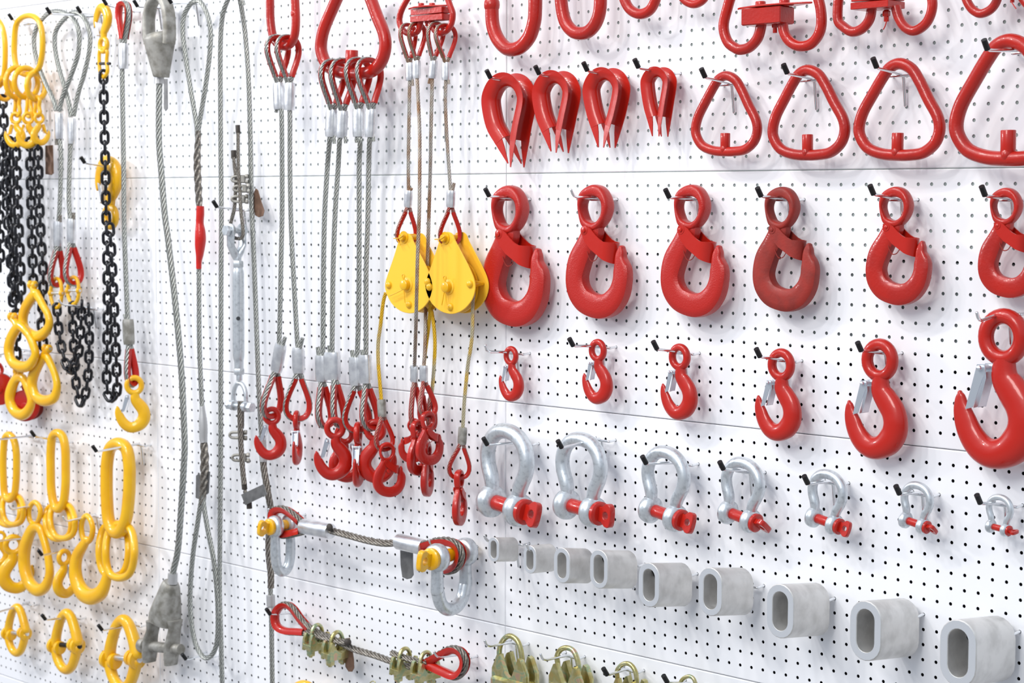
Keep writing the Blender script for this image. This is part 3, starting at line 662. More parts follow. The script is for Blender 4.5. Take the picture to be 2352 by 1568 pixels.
def ferrule(t,a,b,w_px,d,m='alu',flat_=.62,U=(1,0,0),name='ferrule',parent=None,rag=True):
    """oval pressed sleeve between two places; w_px visible width"""
    A_,B_=W(*a,d),W(*b,d); ax=(B_-A_).normalized(); w=w_px*mpp(*a,d)/2
    U=Vector(U); N=ax.cross(U).normalized()
    k=w/math.sqrt(abs(RX.dot(U))**2+(flat_*abs(RX.dot(N)))**2) if True else w
    L=(B_-A_).length; n=9; pts=[A_+ax*(L*i/(n-1)) for i in range(n)]
    sc=[.90,.985,1,1,1,1,1,.985,.90]
    mb=MB(); mb.sweep(pts,[k*s for s in sc],[k*flat_*s for s in sc],N=N,ex=2.6,n=24)
    fo=part(t,name,mb,m,parent)
    # pressed seam ridges
    mb=MB(); 
    for sg in(-1,1): mb.sweep([p+ax.cross(N)*sg*k*.97 for p in pts[1:-1]],k*.07,n=8)
    part(t,'pressed_seam',mb,m,fo)
def tear_path(apex,far,hw,U,n=6):
    """teardrop from one side of the apex round the far end and back"""
    V=far-apex; l=V.length; V=V.normalized(); U=(U-V*U.dot(V)).normalized()
    q=[(-.13,.0),(-.38,.2),(-.72,.42),(-.97,.64),(-.95,.82),(-.62,.955),(0,1.0),(.62,.955),(.95,.82),(.97,.64),(.72,.42),(.38,.2),(.13,.0)]
    return [Vector(p) for p in cr([tuple(apex+U*(hw*a)+V*(l*b)) for a,b in q],5)],V,U
def eye(t,apex,far,xl,xr,d,U='wall',r_px=5.5,m='rope',tm='red_smooth',path=None,th=True,dd=0,wrap_ends=True):
    """thimble with the rope laid round it. U: 'perp' square to the wall, 'wall' along it, 'cam' facing the camera, or an angle from facing"""
    A_=W(*apex,d); F_=W(*far,d+dd)
    a=cam_az(A_)
    if U=='wall': Uv=Vector((1,0,0))
    elif U=='perp': Uv=Vector((0,1,0))
    else:
        an=0 if U=='cam' else math.radians(U)
        Uv=Vector((-math.sin(a+an),math.cos(a+an),0))
    c=(A_+F_)/2; s=abs(pr(c+Uv*.01)[0]-pr(c)[0])*100
    r=R_px(r_px,*apex,d)
    hw=max((abs(xr-xl)/2-r_px*.9)/max(s,1),r*1.25)
    P,V,U_=tear_path(A_,F_,hw,Uv)
    N=U_.cross(V)      # so that T x N points outwards
    s_=(P[len(P)//2+1]-P[len(P)//2-1]).normalized().cross(N)
    if s_.dot(V)<0: N=-N
    mb=MB(); mb.rope([tuple(p) for p in P],r,smooth=False); o=part(t,'rope_eye',mb,m)
    if th:
        k=[p for p in P[3:-3]]
        mb=MB(); thimble(mb,k,r*1.08,N,spike=0,th=r*.16,wid=1.02,flare=.75); part(t,'thimble',mb,tm,None)
    return A_,F_,Uv
def eye_path(t,pts,d,r_px,m='rope_dark',tm='red_smooth',N=(0,1,0),flip=False):
    P=[Vector(p) for p in cr([W(p[0],p[1],p[2] if len(p)>2 else d) for p in pts],7)]; r=R_px(r_px,*pts[0][:2],d)
    N=Vector(N); 
    i=len(P)//2; c=sum(P,Vector())/len(P)
    if (P[i+1]-P[i-1]).normalized().cross(N).dot(P[i]-c)<0: N=-N
    mb=MB(); mb.rope(P,r,smooth=False); part(t,'rope_eye',mb,m)
    mb=MB(); thimble(mb,P[2:-2],r*1.1,N,th=r*.2,wid=1.03,flare=.8); part(t,'thimble',mb,tm)
def spun(t,build,center,az,mirror=False,upside=False):
    """run build(), then turn what it made about the vertical through center so it faces az (None keeps it parallel to the wall)"""
    before=set(C.objects.keys()); build()
    new=[C.objects[k] for k in C.objects.keys() if k not in before]
    c=Vector(center)-t['_o']
    for o in new:
        if o.type!='MESH': continue
        Mx=Matrix.Translation(c)
        if az is not None: Mx=Mx@Matrix.Rotation(az+PI/2,4,'Z')
        if mirror: Mx=Mx@Matrix.Scale(-1,4,(1,0,0))
        o.data.transform(Mx@Matrix.Translation(-c))
        if mirror: o.data.flip_normals()
def small_hook(t,kind,top,bot,d,ang=None,m='red_smooth',mirror=False,bf=1,latch='zinc'):
    """ang: degrees away from facing the camera, None = parallel to the wall"""
    src=b_src if kind=='B' else a_src
    T,Bm=W(*top,d),W(*bot,d)
    if mirror: Bm2=Vector((2*T.x-Bm.x,Bm.y,Bm.z))
    else: Bm2=Bm
    if ang is not None: Bm2=Vector((T.x+(src[1].x-src[0].x)*(T.z-Bm.z)/(src[0].z-src[1].z),Bm.y,Bm.z))
    f,sc=simil(src,[T,Bm2])
    az=None if ang is None else cam_az(T)+math.radians(ang)
    def b():
        if kind=='B': eye_hook(t,f,sc,-d,m=m,bf=bf,latch=latch)
        else: forged_hook(t,f,sc,.0135*sc*bf,-d,m)
    # collect under one named part by building straight into the thing
    spun(t,b,T,az,mirror)
def peg_plain(bend,L,cap,what,dz=0,rod=True): return peg(bend,None,cap,what=what,L=L,rod=rod)
# ---- two-leg sling on a red oblong link
S='red and grey wire rope slings hanging down the middle panel'
t=thing('wire_rope_sling','two-leg wire rope sling on a narrow red oblong link','sling',W(650,110,.06),S)
d=.065
P=[W(x,y,d) for x,y in z1((82,-330),(80,-100),(80,50),(86,200),(108,330),(150,398),(208,418),(262,395),(300,320),(312,200),(308,60),(300,-100),(300,-330),(250,-430),(140,-430))]
mb=MB(); mb.tube(P,10*mpp(650,50,d),closed=True,n=20); mb.lathe(W(*z1((308,150))[0],d),(0,0,1),[(0,.0088),(.002,.0100),(.010,.0102),(.012,.0088)],20); part(t,'master_link',mb,'red')
eye(t,(640,190),z1((145,328))[0],z1((45,0))[0][0],z1((275,0))[0][0],d,'perp',5.7)
eye(t,z1((250,745))[0],z1((238,328))[0],z1((122,0))[0][0],z1((358,0))[0][0],d,'perp',5.7)
ferrule(t,(639,190),(641,251),25,d); ferrule(t,(665.5,190),(664,253),26,d)
stub(t,636,250,634,258,4.5,d)
rope_px(t,[(643,248,.065),(646.7,262,.065),(648,380,.06),(648,487,.055),(645.7,594,.055),(643,728,.055),(641,790,.055)],5.8,.06)
rope_px(t,[(663,248,.065),(665.8,262,.065),(666,380,.06),(668.5,514,.055),(675,648,.055),(682,768,.055),(684,800,.055)],5.8,.06)
stub(t,649,795,655,774,5,.055); stub(t,689,800,695,776,5,.055)
ferrule(t,(645.5,790),(634.3,852),28,.055); ferrule(t,(685,798),(686,857),28,.055,U=(.7,.7,0))
eye(t,(634,850),(622,957),594,646,.055,'perp',6.5); eye(t,(686,856),(683,963),646.7,714.7,.055,8,6.2)
small_hook(t,'B',(624,933),(619,1055.7),.055,5); small_hook(t,'B',(681,942),(682.8,1067.8),.055,80)
# ---- four-leg sling on the big pear link
t=thing('wire_rope_sling','four-leg wire rope sling on a big red pear-shaped link with hooks','sling',W(804,181,.07),S)
d=.075
f,sc=simil(p_s[:2],[W(814,-66,d),W(804,183,d)]); pear_body(t,f,sc,-d,14.3*mpp(804,100,d))
for ap,fa,xl,xr in(((764,252),(765,140),741,805),((787,254),(788,138),755,819),((824,250),(822,136),787,851),((853,251),(846,136),811,875)):
    eye(t,ap,fa,xl,xr,d,'perp',5.9)
for a,b in(((762,251),(759,314)),((787,254),(784,316)),((823,250),(823,314)),((852,250),(850,315))): ferrule(t,a,b,26,d)
for a in((767,312,768,330),(793,314,794,329),(819,312,819,328),(857,312,858,325)): stub(t,*a,4.5,d)
LEG=[[(757,312),(757,324),(752.4,380),(746,487),(743,621),(742,782),(740,822)],[(783,314),(780,324),(777,380),(770,487),(765,621),(763,782),(763,815)],[(826,312),(827,329),(825,380),(825,567),(824,700),(822,782),(819,825)],[(850,312),(848.7,324),(847,380),(844.5,514),(841,621),(840.8,782),(840,820)]]
for q in LEG: rope_px(t,[(x,y,.075 if y<330 else .06) for x,y in q],6,.062)
for a in((732,818,730,797),(758,812,756,793),(811,822,808,804),(833,818,831,803)): stub(t,*a,5.2,.06)
ferrule(t,(737.6,816),(738.6,875.5),28,.062); ferrule(t,(762.5,808.6),(764,872),35,.058,U=(.8,.4,0)); ferrule(t,(814,820),(816,885),27,.062); ferrule(t,(837.4,815),(840.6,880),32,.058)
eye(t,(740,876),(749,980),728,770,.062,'perp',6.8); eye(t,(769,871),(782,978),755,792,.058,'perp',6.8)
eye(t,(819,884),(821.5,989),788,858,.062,8,6.2); eye(t,(842,880),(854,985),826,872,.056,'perp',6.5)
small_hook(t,'B',(792,972),(764,1103.5),.036,0,mirror=True); small_hook(t,'B',(768.9,957),(775,1104),.088,5)
small_hook(t,'B',(822,968),(822,1118),.064,80); small_hook(t,'B',(862,961.6),(858,1110),.05,-5,mirror=True)
# ---- coupling link sling carrying both pulleys
t=coupling('four-leg wire rope sling on a small bolted red coupling link','x' and [(980,-70),(958,-45),(942,-13),(924,20),(917.6,43),(921,61),(931.6,74),(947,78),(960,70),(967,46)],[(980,-70),(1005,-50),(1023,-15),(1034,13),(1040,33),(1036,56),(1025,71),(1011,76.5),(998,69),(990,48)],7.2,.07,((944,22),(1018,45)),[(967.5,7,17,7),(992.5,7,17,7)],[(980,46,60,3.5)],S,diamond=((938,19),(1027,19)),bt=.013,split=True)
t['name']=1; t['e'].name='wire_rope_sling'; t['e']['category']='sling'
d=.07
for ap,fa,xl,xr in(((940,144),(936,56),911,953),((957,139),(958,54),928,972),((995,139),(1003,53),979,1022),((1025,143),(1023,57),993,1046)): eye(t,ap,fa,xl,xr,d,'perp',4.2,'rope_rust')
for a,b in(((940,144),(941,185)),((956.6,139),(956.6,180)),((996,139),(993,180)),((1024,143),(1024,184))): ferrule(t,a,b,18.5,d)
for a in((947,182,948,197),(988,179,985,192),(1030,183,1031,193)): stub(t,*a,3.6,d,'rope_rust')
rope_px(t,[(941,183),(939,294),(938,380),(938.5,442)],4.2,.07,'rope_rust')
rope_px(t,[(958,178,.07),(963.5,293,.09),(964,380,.11),(963,487,.125),(959,594,.13),(956.5,701,.125),(953.5,798,.10),(952,842,.08)],4.4,.11,'rope_rust')
rope_px(t,[(993,178,.07),(990,293,.07),(988.6,380,.065),(985.4,487,.06),(982,594,.055),(978.5,688,.055),(976,798,.07),(973,842,.08)],4.4,.065,'rope_rust')
rope_px(t,[(1024,182),(1023,242),(1028,340),(1031,383),(1035,442)],4.2,.07,'rope_rust'); stub(t,1039,440,1043,420,4.2,.07,'rope_rust'); stub(t,942,440,946,432,3.5,.07,'rope_rust')
ferrule(t,(938.9,437),(937,476),18.5,.07); ferrule(t,(1036.5,437),(1035,476),20,.07)
eye(t,(938,476),(932,561),906,958,.07,12,4.6,'rope_red'); eye(t,(1035.5,476),(1033,563),1005,1060,.07,12,4.6,'rope_red')
ferrule(t,(951.5,839),(951.5,877),18,.078); ferrule(t,(973,839),(973,877),19,.078)
eye(t,(952,876),(957,984),935,966,.078,'perp',4.8,'rope_red'); eye(t,(974.5,876),(985,956),957,1001,.08,'perp',4.8,'rope_red')
small_hook(t,'A',(958.6,964),(958.6,1093),.085,55,'red'); small_hook(t,'A',(984,943),(992,1070),.088,40,'red')
small_hook(t,'A',(981,1014),(979,1141),.066,75,'red'); small_hook(t,'A',(950,960),(944,1062),.05,0,'red',mirror=True)
mb=MB(); q=flat([(1020,242),(1025,246),(1025,318),(1021,327)],.06); mb.plate(q,0,.0012); tag(mb.obj('tag','tag',origin=q[0]),'thin dark tag hanging edge-on beside the rope above the right pulley','tag')
# ---- the two yellow pulleys
out_p=traced(z2,[(1690,600),(1705,580),(1735,569),(1770,575),(1795,600),(1812,645),(1870,755),(1935,880),(1975,980),(1982,1060),(1955,1150),(1895,1225),(1830,1262),(1770,1272),(1690,1250),(1612,1185),(1565,1090),(1556,1010),(1590,900),(1632,780),(1670,660)],.085)
def pulley(label,dx,cot,rope_l,rope_r):
    sh=W(1030+dx,658,.085)-W(1030,658,.085)
    s=mpp(1030,658,.085); o=W(1030+dx,658.6,.085); t=thing('pulley_block',label,'pulley',o,'yellow pulley blocks')
    O=[p+sh for p in out_p]; O=[Vector(p) for p in cr(O,3,True)]
    for y,nm in((-.085,'front_cheek'),(-.085+.036,'back_cheek')):
        mb=MB(); mb.plate([Vector((p.x,y,p.z)) for p in O],0,.0028,bev=.0008); ck=part(t,nm,mb,'yellow_flat')
    mb=MB(); c=Vector((o.x,-.085+.006,o.z)); R_=.052; mb.lathe(c,(0,1,0),[(0,R_*.3),(0,R_),(.004,R_),(.010,R_*.8),(.016,R_*.8),(.022,R_),(.026,R_),(.026,R_*.3)],40); part(t,'sheave',mb,'yellow')
    X=lambda a,b:Vector((W(*z2((a,b))[0],.085).x+sh.x,-.085,W(*z2((a,b))[0],.085).z))
    for a,b,r in((1592,1040,34),(1940,1015,34),(1772,1212,34)):
        mb=MB(); r_=r/3.73*s; mb.lathe(X(a,b)+Vector((0,-.006,0)),(0,1,0),[(0,r_*.25),(.001,r_*.65),(.003,r_*.93),(.006,r_*1.05),(.04,r_*.5)],20); part(t,'rivet',mb,'yellow',ck)
    c=X(1757,1040); mb=MB(); mb.lathe(c+Vector((0,-.0016,0)),(0,1,0),[(0,66/3.73*s*.97),(.0004,66/3.73*s),(.0017,66/3.73*s)],32); part(t,'washer',mb,'yellow_flat')
    mb=MB(); mb.lathe(c+Vector((0,-.013,0)),(0,1,0),[(0,.0088),(.0015,.0105),(.05,.0105)],26); part(t,'axle_pin',mb,'yellow')
    c2=X(1728,622); mb=MB(); mb.lathe(c2+Vector((0,-.0016,0)),(0,1,0),[(0,.0125),(.0016,.0125)],26); mb.lathe(c2+Vector((0,-.010,0)),(0,1,0),[(0,.0058),(.0012,.007),(.05,.007)],22); part(t,'top_pin',mb,'yellow')
    for pts,nm in((cot,'cotter_pin'),([(1670,632),(1720,628),(1760,600)],'cotter_pin'),([(1700,640),(1728,690)],'cotter_pin')):
        mb=MB(); 
        for seg in (pts if isinstance(pts[0],list) else [pts]): mb.tube([X(a,b)+Vector((0,-.0105,0)) for a,b in seg],.0011,n=8,sm=3)
        part(t,nm,mb,'yellow')
    return t
pulley('left yellow pulley block, partly behind a hanging rope',-95,[[(1757,1075),(1757,1000),(1745,960),(1757,945),(1768,960),(1758,1000)],[(1760,1080),(1770,1195)],[(1750,1080),(1690,1110),(1630,1135)]],0,0)
pulley('right yellow pulley block, overlapping the left one',0,[[(1757,1075),(1757,1000),(1745,960),(1757,945),(1768,960),(1758,1000)],[(1752,1080),(1730,1195)],[(1760,1080),(1768,1160),(1785,1220)]],0,0)
t=thing('pulley_rope','yellow-stained rope with red hook hanging from the left pulley','rope',W(874,755,.065),'ropes running over the pulleys')
rope_px(t,[(886,672),(880,696),(873.5,750),(868.5,790),(869,836),(873,885),(876,920)],4.4,.066,'rope_yellow')
rope_px(t,[(980,680,.062),(988.6,701,.06),(996,745,.06),(999,790,.06),(997,840,.06),(993,890,.06),(988,930,.06)],4.4,.055,'rope_yellow')
eye(t,(990,905),(992,985),982,1006,.058,'perp',4.4,'rope_red')
ferrule(t,(875.7,917),(878,957),20,.066,'galv_dull'); eye(t,(879,955),(884,1033),863,911,.066,30,4.6,'rope_red')
small_hook(t,'A',(890,1015),(887,1141),.066,20,'red_smooth')
t=thing('pulley_rope','thin rope with sideways red hook hanging from the right pulley','rope',W(1075,836,.065),'ropes running over the pulleys')
rope_px(t,[(1088,670),(1086,700),(1085,760),(1081,800),(1075,836),(1067,915),(1063,984)],4.4,.066,'rope_yellow')
rope_px(t,[(991,680,.064),(988,710,.06),(984,755,.055),(978,800,.05),(973,850,.05),(970,905,.05)],4.2,.055,'rope_yellow')
eye(t,(970,900),(971,965),962,984,.05,'perp',4.2,'rope_red')
ferrule(t,(1063,981),(1061,1020),20,.066,'galv_dull'); eye(t,(1060.6,1018),(1053,1098),1025,1081,.066,8,4.6,'rope_red')
small_hook(t,'A',(1055,1078),(1055,1208),.066,72,'red_smooth')
# ---- rope with two hanging shackles
t=thing('rope_pendant','short thick wire rope with a shackle in each red-lined end','rope',W(840,1235,.07)); d=.075
eye_path(t,z4((470,285),(420,235),(355,185),(300,165),(250,182),(232,240),(245,320),(290,375),(350,380),(420,365),(480,350)),d,8.5,'rope_dark')
mb=MB(); A_,B_=W(696,1208,d),W(760,1220,d); r=17.5*mpp(700,1210,d); mb.cyl(A_,B_,r,28,.1); part(t,'ferrule',mb,'alu')
rope_px(t,[(752,1216),(775,1222),(803,1229.6),(845.7,1241),(883,1247),(920,1245)],8.6,d,'rope_dark'); 
mb=MB(); mb.ball(W(757,1211,d+.012),.0085,(1,.7,1)); part(t,'rope_end',mb,'heatshrink')
mb=MB(); mb.cyl(W(915,1243,d),W(974,1257,d),18.5*mpp(940,1250,d),28,.1); part(t,'ferrule',mb,'alu')
eye_path(t,z4((1420,470),(1480,448),(1560,428),(1640,425),(1710,455),(1745,520),(1735,600),(1690,655),(1620,665),(1560,620),(1480,545),(1420,500)),d,9.5,'rope_dark')
def pendant_shackle(label,le,re,bot,D_px,H_px,yaw=0,phi=60):
    a,b=W(*le,d+.022),W(*re,d-.022); O=W((le[0]+re[0])/2,(le[1]+re[1])/2,d); D=D_px*mpp(*le,d)
    t=thing('shackle',label,'shackle',O,'grey shackles with yellow screw pins')
    s=abs(pr(O+Vector((0,-.05,0)))[0]-pr(O+Vector((0,.05,0)))[0])*10
    w=abs(re[0]-le[0])/s/(2.6*D)
    bow_shackle(t,D,O,Vector((yaw,-1,0)),Vector((0,0,-1)),pin='yellow',body='galv',phi=phi,wide=w,H=H_px/D_px-.5,dee=True)
pendant_shackle('smaller grey shackle with yellow pin hanging at the left rope end',(632,1208.6),(667,1203),(651,1324),23,119,phi=12)
pendant_shackle('larger grey shackle with yellow pin hanging at the right rope end',(1001,1283),(1073,1265),(1040,1413),30.5,140,yaw=.1,phi=8)
mb=MB(); q=flat(z4((1255,490),(1358,490),(1360,640),(1364,700),(1345,727),(1310,735),(1272,718),(1258,620)),.05); mb.plate(q,0,.0015); tag(mb.obj('tag','tag',origin=q[0]),'blue-grey round-ended tag hanging under the right sleeve of the short rope','tag')
peg((625,1181),(703,1180),False,what='holding the left end of the shackle rope',rod=False); peg((994,1253),(1095.7,1254),False,what='holding the right end of the shackle rope',rod=False)
# ---- rope with clips
t=thing('clipped_rope','short dark wire rope with red thimbles and four gold clips','rope',W(840,1500,.06)); d=.06
eye_path(t,z4((540,1150),(500,1105),(445,1040),(395,970),(345,935),(295,948),(258,1000),(252,1065),(275,1122),(335,1155),(420,1162),(520,1168)),d,7.6)
rope_px(t,z4((500,1100),(560,1140),(620,1175),(700,1205),(800,1255),(900,1300),(1050,1345),(1190,1395),(1300,1432),(1400,1432),(1480,1425)),8,d,'rope_dark')
rope_px(t,[(x,y,.068) for x,y in z4((500,1165),(560,1180),(620,1195),(700,1218),(770,1235),(832,1238))],7.6,.07,'rope_dark'); mb=MB(); mb.ball(W(*z4((835,1240))[0],.072),.008); part(t,'rope_end',mb,'heatshrink')
rope_px(t,[(x,y,.066) for x,y in z4((1190,1325),(1250,1350),(1330,1375),(1400,1395),(1480,1400))],7.8,.066,'rope_dark')
eye_path(t,z4((1440,1412),(1490,1385),(1580,1335),(1675,1292),(1745,1318),(1778,1395),(1758,1475),(1700,1518),(1600,1482),(1500,1435),(1450,1420)),d,9)
def rope_clip(t,top,s_px,d,m='chromate',tilt=0):
    """u-bolt over the rope, saddle and two nuts below; top = top of the bow, s_px = width"""
    s=s_px*mpp(*top,d); o=W(*top,d); ax=Vector((math.cos(tilt),0,math.sin(tilt))); Z=Vector((-math.sin(tilt),0,math.cos(tilt))); Y=Vector((0,-1,0))
    Pq=lambda x,y,z:o+ax*(x*s)+Y*(y*s)+Z*(z*s)
    u=.40
    mb=MB(); mb.tube([Pq(0,u,-1.75),Pq(0,u,-1.1),Pq(0,u*.98,-.5),Pq(0,u*.6,-.12),Pq(0,0,0),Pq(0,-u*.6,-.12),Pq(0,-u*.98,-.5),Pq(0,-u,-1.1),Pq(0,-u,-1.75)],.105*s,n=14,sm=5); part(t,'u_bolt',mb,m)
    mb=MB()
    for xx in(-.28,.28):
        q=[(-.72,-1.35),(-.70,-.75),(-.58,-.42),(-.46,-.42),(-.36,-.72),(-.18,-.95),(0,-1.0),(.18,-.95),(.36,-.72),(.46,-.42),(.58,-.42),(.70,-.75),(.72,-1.35)]
        mb.ring_strip([[Pq(xx+e,y,z) for y,z in q] for e in(-.09,.09)])
    mb.box(Pq(0,0,-1.15),ax,Y,Z,(.36*s,.74*s,.17*s),.15)
    for yy in(-u,u): mb.lathe(Pq(0,yy,-1.42),Z,[(0,.24*s),(.25*s,.26*s)],18)
    part(t,'saddle',mb,m)
    for yy in(-u,u):
        mb=MB(); mb.hexa(Pq(0,yy,-1.66),Pq(0,yy,-1.38),.24*s); part(t,'nut',mb,m)
for tp,s_ in((z4((590,1100))[0],42),(z4((750,1158))[0],45),(z4((1295,1290))[0],44),(z4((1465,1320))[0],46)): rope_clip(t,tp,s_,d,tilt=-.05)
mb=MB(); q=flat(z4((808,1210),(850,1205),(872,1300),(884,1380),(886,1450),(870,1478),(840,1478),(815,1440)),.04); mb.plate(q,0,.0015); tag(mb.obj('tag','tag_brown',origin=q[0]),'brown round-ended tag behind the gold clips of the short rope','tag')
peg((621,1411),(708.6,1407),True,what='holding the left thimble of the clipped rope',rod=False); peg((1005.7,1508.6),(1098,1505.7),False,what='holding the right thimble of the clipped rope',rod=False)
# ---- turnbuckle assembly
t=thing('turnbuckle','long galvanised turnbuckle with rope ends clipped above and below','turnbuckle',W(547,730,.05)); d=.055
c=lambda x,y,q=0:W(x,y,d+q)
s=mpp(547,700,d)
rope_px(t,[(547,305),(547,350),(548,400),(551,440),(553,480),(557,515),(558,540),(552,548)],4.4,d+.004,'rope_dark'); rope_px(t,[(537,361),(539,385),(542,410),(541,440),(538,480),(530,512),(530,530),(538,545),(552,548)],4.4,d+.002,'rope_dark')
for a,b,r in(((546,287),(547,308),5.5),((536.5,345),(537.5,364),6.5)): mb=MB(); mb.cyl(c(*a),c(*b),r*s,14); part(t,'rope_sleeve',mb,'heatshrink')
def side_clip(t,x,y,w,k,m='galv_dull',ud=1):
    """clip whose bolts stand square to the rope: rounded saddle, u bar and two nuts"""
    s=mpp(x,y,d); o=c(x,y); X=Vector((.75,.66,0)); Y=Vector((-.66,.75,0))
    mb=MB(); mb.tube([o+X*(w*s)+Vector((0,0,k*s)),o+X*(-w*.5*s)+Vector((0,0,k*s)),o+X*(-w*.95*s)+Vector((0,0,k*.7*s)),o+X*(-w*1.1*s),o+X*(-w*.95*s)-Vector((0,0,k*.7*s)),o+X*(-w*.5*s)-Vector((0,0,k*s)),o+X*(w*s)-Vector((0,0,k*s))],3.3*s,n=12,sm=4); part(t,'u_bolt',mb,m)
    mb=MB(); mb.box(o+X*(w*.45*s),X,Y,(0,0,1),(w*.28*s,w*.5*s,k*1.45*s),.2); part(t,'saddle',mb,m)
    for sg in(-1,1): mb=MB(); mb.hexa(o+X*(w*.75*s)+Vector((0,0,sg*k*s)),o+X*(w*1.15*s)+Vector((0,0,sg*k*s)),6*s); part(t,'nut',mb,m)
for x,y in((551,411),(555,433),(551,457)): side_clip(t,x,y,17,6)
mb=MB(); top=c(543,533); 
for yy in(-.016,.016): mb.lathe(Vector((top.x,top.y+yy-.004,top.z+.004)),(0,1,0),[(0,.014),(.001,.0155),(.007,.0155),(.008,.014)],22)
for yy in(-.016,.016): mb.sweep([Vector((top.x,top.y+yy,top.z)),Vector((top.x,top.y+yy,top.z-.03)),Vector((top.x+.001,top.y+yy*.5,top.z-.045)),Vector((top.x+.001,top.y,top.z-.058))],[.014,.013,.012,.009],[.004,.005,.008,.009],N=(0,1,0))
mb.cyl(c(546.5,583),c(547,604),7.5*s); part(t,'jaw',mb,'galv')
mb=MB(); p=c(537,530,.0); mb.cyl(top+Vector((0,-.028,.004)),top+Vector((0,.028,.004)),.007,18); mb.hexa(top+Vector((0,-.032,.004)),top+Vector((0,-.021,.004)),.0125); part(t,'jaw_bolt',mb,'galv')
mb=MB(); mb.hexa(c(547,599),c(547,614),13*s); part(t,'lock_nut',mb,'galv')
Pb=[c(547,612),c(547,617),c(547.3,630),c(547.5,680),c(547.8,760),c(548,815),c(548.5,828),c(549,846)]
mb=MB(); mb.sweep([Vector(p[:3]) for p in cr([tuple(p) for p in Pb],4)],[x[0] for x in cr([(q*s,) for q in(10.5,11,13,13.3,13.5,13.2,11,10.5)],4)],n=26); part(t,'body',mb,'galv')
mb=MB(); h=W(545.5,731,d+.0145); mb.lathe(h+Vector((.003,.0,0)),Vector((1,-1,0)),[(0,.0045),(.0022,.0045)],18); part(t,'bore',mb,'back',label='dark disc painted as the shade in the cross bore')  # dark disc on the surface, painted for the shade inside the bore
mb=MB(); mb.hexa(c(549,846),c(549.3,860),13*s); part(t,'lock_nut',mb,'galv')
mb=MB(); X=Vector((1,0,0)); o=c(551,932); 
mb.cyl(c(549.5,858),c(550,874),7*s)
mb.tube([o+X*-.023+Vector((0,0,-.01)),o+X*-.023+Vector((0,0,.02)),o+X*-.019+Vector((0,0,.038)),o+X*-.008+Vector((0,0,.05)),o+X*.008+Vector((0,0,.05)),o+X*.019+Vector((0,0,.038)),o+X*.023+Vector((0,0,.02)),o+X*.023+Vector((0,0,-.01))],5.2*s,n=14)
for sg in(-1,1): mb.lathe(o+X*(.023*sg-.006),X,[(0,.010),(.001,.012),(.011,.012),(.012,.010)],20)
part(t,'jaw',mb,'galv')
mb=MB(); mb.cyl(o-X*.042,o+X*.044,.006,18); mb.hexa(o-X*.045,o-X*.034,.011); mb.hexa(o+X*.033,o+X*.046,.012); part(t,'jaw_bolt',mb,'galv')
rope_px(t,[(552,921),(551,950),(551.7,975),(553,1010),(555,1047),(558,1085),(561,1112)],6.4,d+.002,'rope_dark')
rope_px(t,[(556,921),(556,950),(556,980)],5,d-.006,'rope_dark')
for x,y in((547,999),(553,1051)): side_clip(t,x,y,18,6.5)
for a,b,r in(((560,1102),(562,1124),6.5),((571,1140),(573,1168),6.5)): mb=MB(); mb.cyl(c(*a),c(*b),r*s,14); part(t,'rope_sleeve',mb,'heatshrink')
rope_px(t,[(562,1122),(566,1135),(571,1146)],4,d,'rope_dark')
peg((499,476.6),(590,487),True,what='carrying the turnbuckle assembly')
mb=MB(); q=flat([(583,440),(587,432),(592,436),(600,462),(607,484),(604,496),(594,499),(585,494),(582,470)],.03); mb.plate(q,0,.0015); tag(mb.obj('tag','tag_brown',origin=q[0]),'brown round-ended tag hanging right of the upper turnbuckle clips','tag')
mb=MB(); q=flat([(553,1135.6),(605.6,1111),(613,1135.6),(562.5,1160)],.068); mb.plate(q,0,.0015); tag(mb.obj('tag','tag',origin=q[0]),'dark grey square tag lying aslant by the turnbuckle bottom','tag')
# ---- long rope hung double over a peg, spliced low on the right
t=thing('spliced_rope','long grey rope hung double, right side spliced and wrapped low down','rope',W(535,-10,.05),'long grey ropes with loops')
rope_px(t,[(560,12,.05),(551,-8,.055),(538,-16,.06),(528,-8,.062),(521,5,.062),(512,33,.06),(507,83,.055),(506,166,.05),(507,332),(508.5,480),(508,600),(507.6,756),(507,900),(507,1018),(505.5,1205),(504.4,1355),(507,1450),(511,1590)],5.8,.045,'rope')
rope_px(t,[(545,-14,.055),(551,0,.05),(562,66),(570,166),(574.6,298.5),(577,431),(579,500),(582.8,583),(588,721),(593,859),(598,963),(601,1005)],5.8,.035,'rope')
rope_px(t,[(601,1000),(604,1040),(606,1075),(612,1110),(617,1140),(622,1170),(620,1205),(617,1242),(618,1280),(622,1317),(622,1350)],8,.03,'rope_dark',lay=.09)
for a,b,r in(((602,1003),(605,1060),9),((621.5,1366),(622.5,1392),10),((622.5,1390),(623,1406),7.5)):
    mb=MB(); A_,B_=W(*a,.03),W(*b,.03); n=14; mb.sweep([A_.lerp(B_,i/n) for i in range(n+1)],[mpp(*a,.03)*(r+(.35 if i%2 else -.2)) for i in range(n+1)],n=18); part(t,'wire_wrapping',mb,'seize')
rope_px(t,[(621,1345),(622.5,1400),(623.5,1430),(624.5,1500),(626,1600)],5.8,.03,'rope')
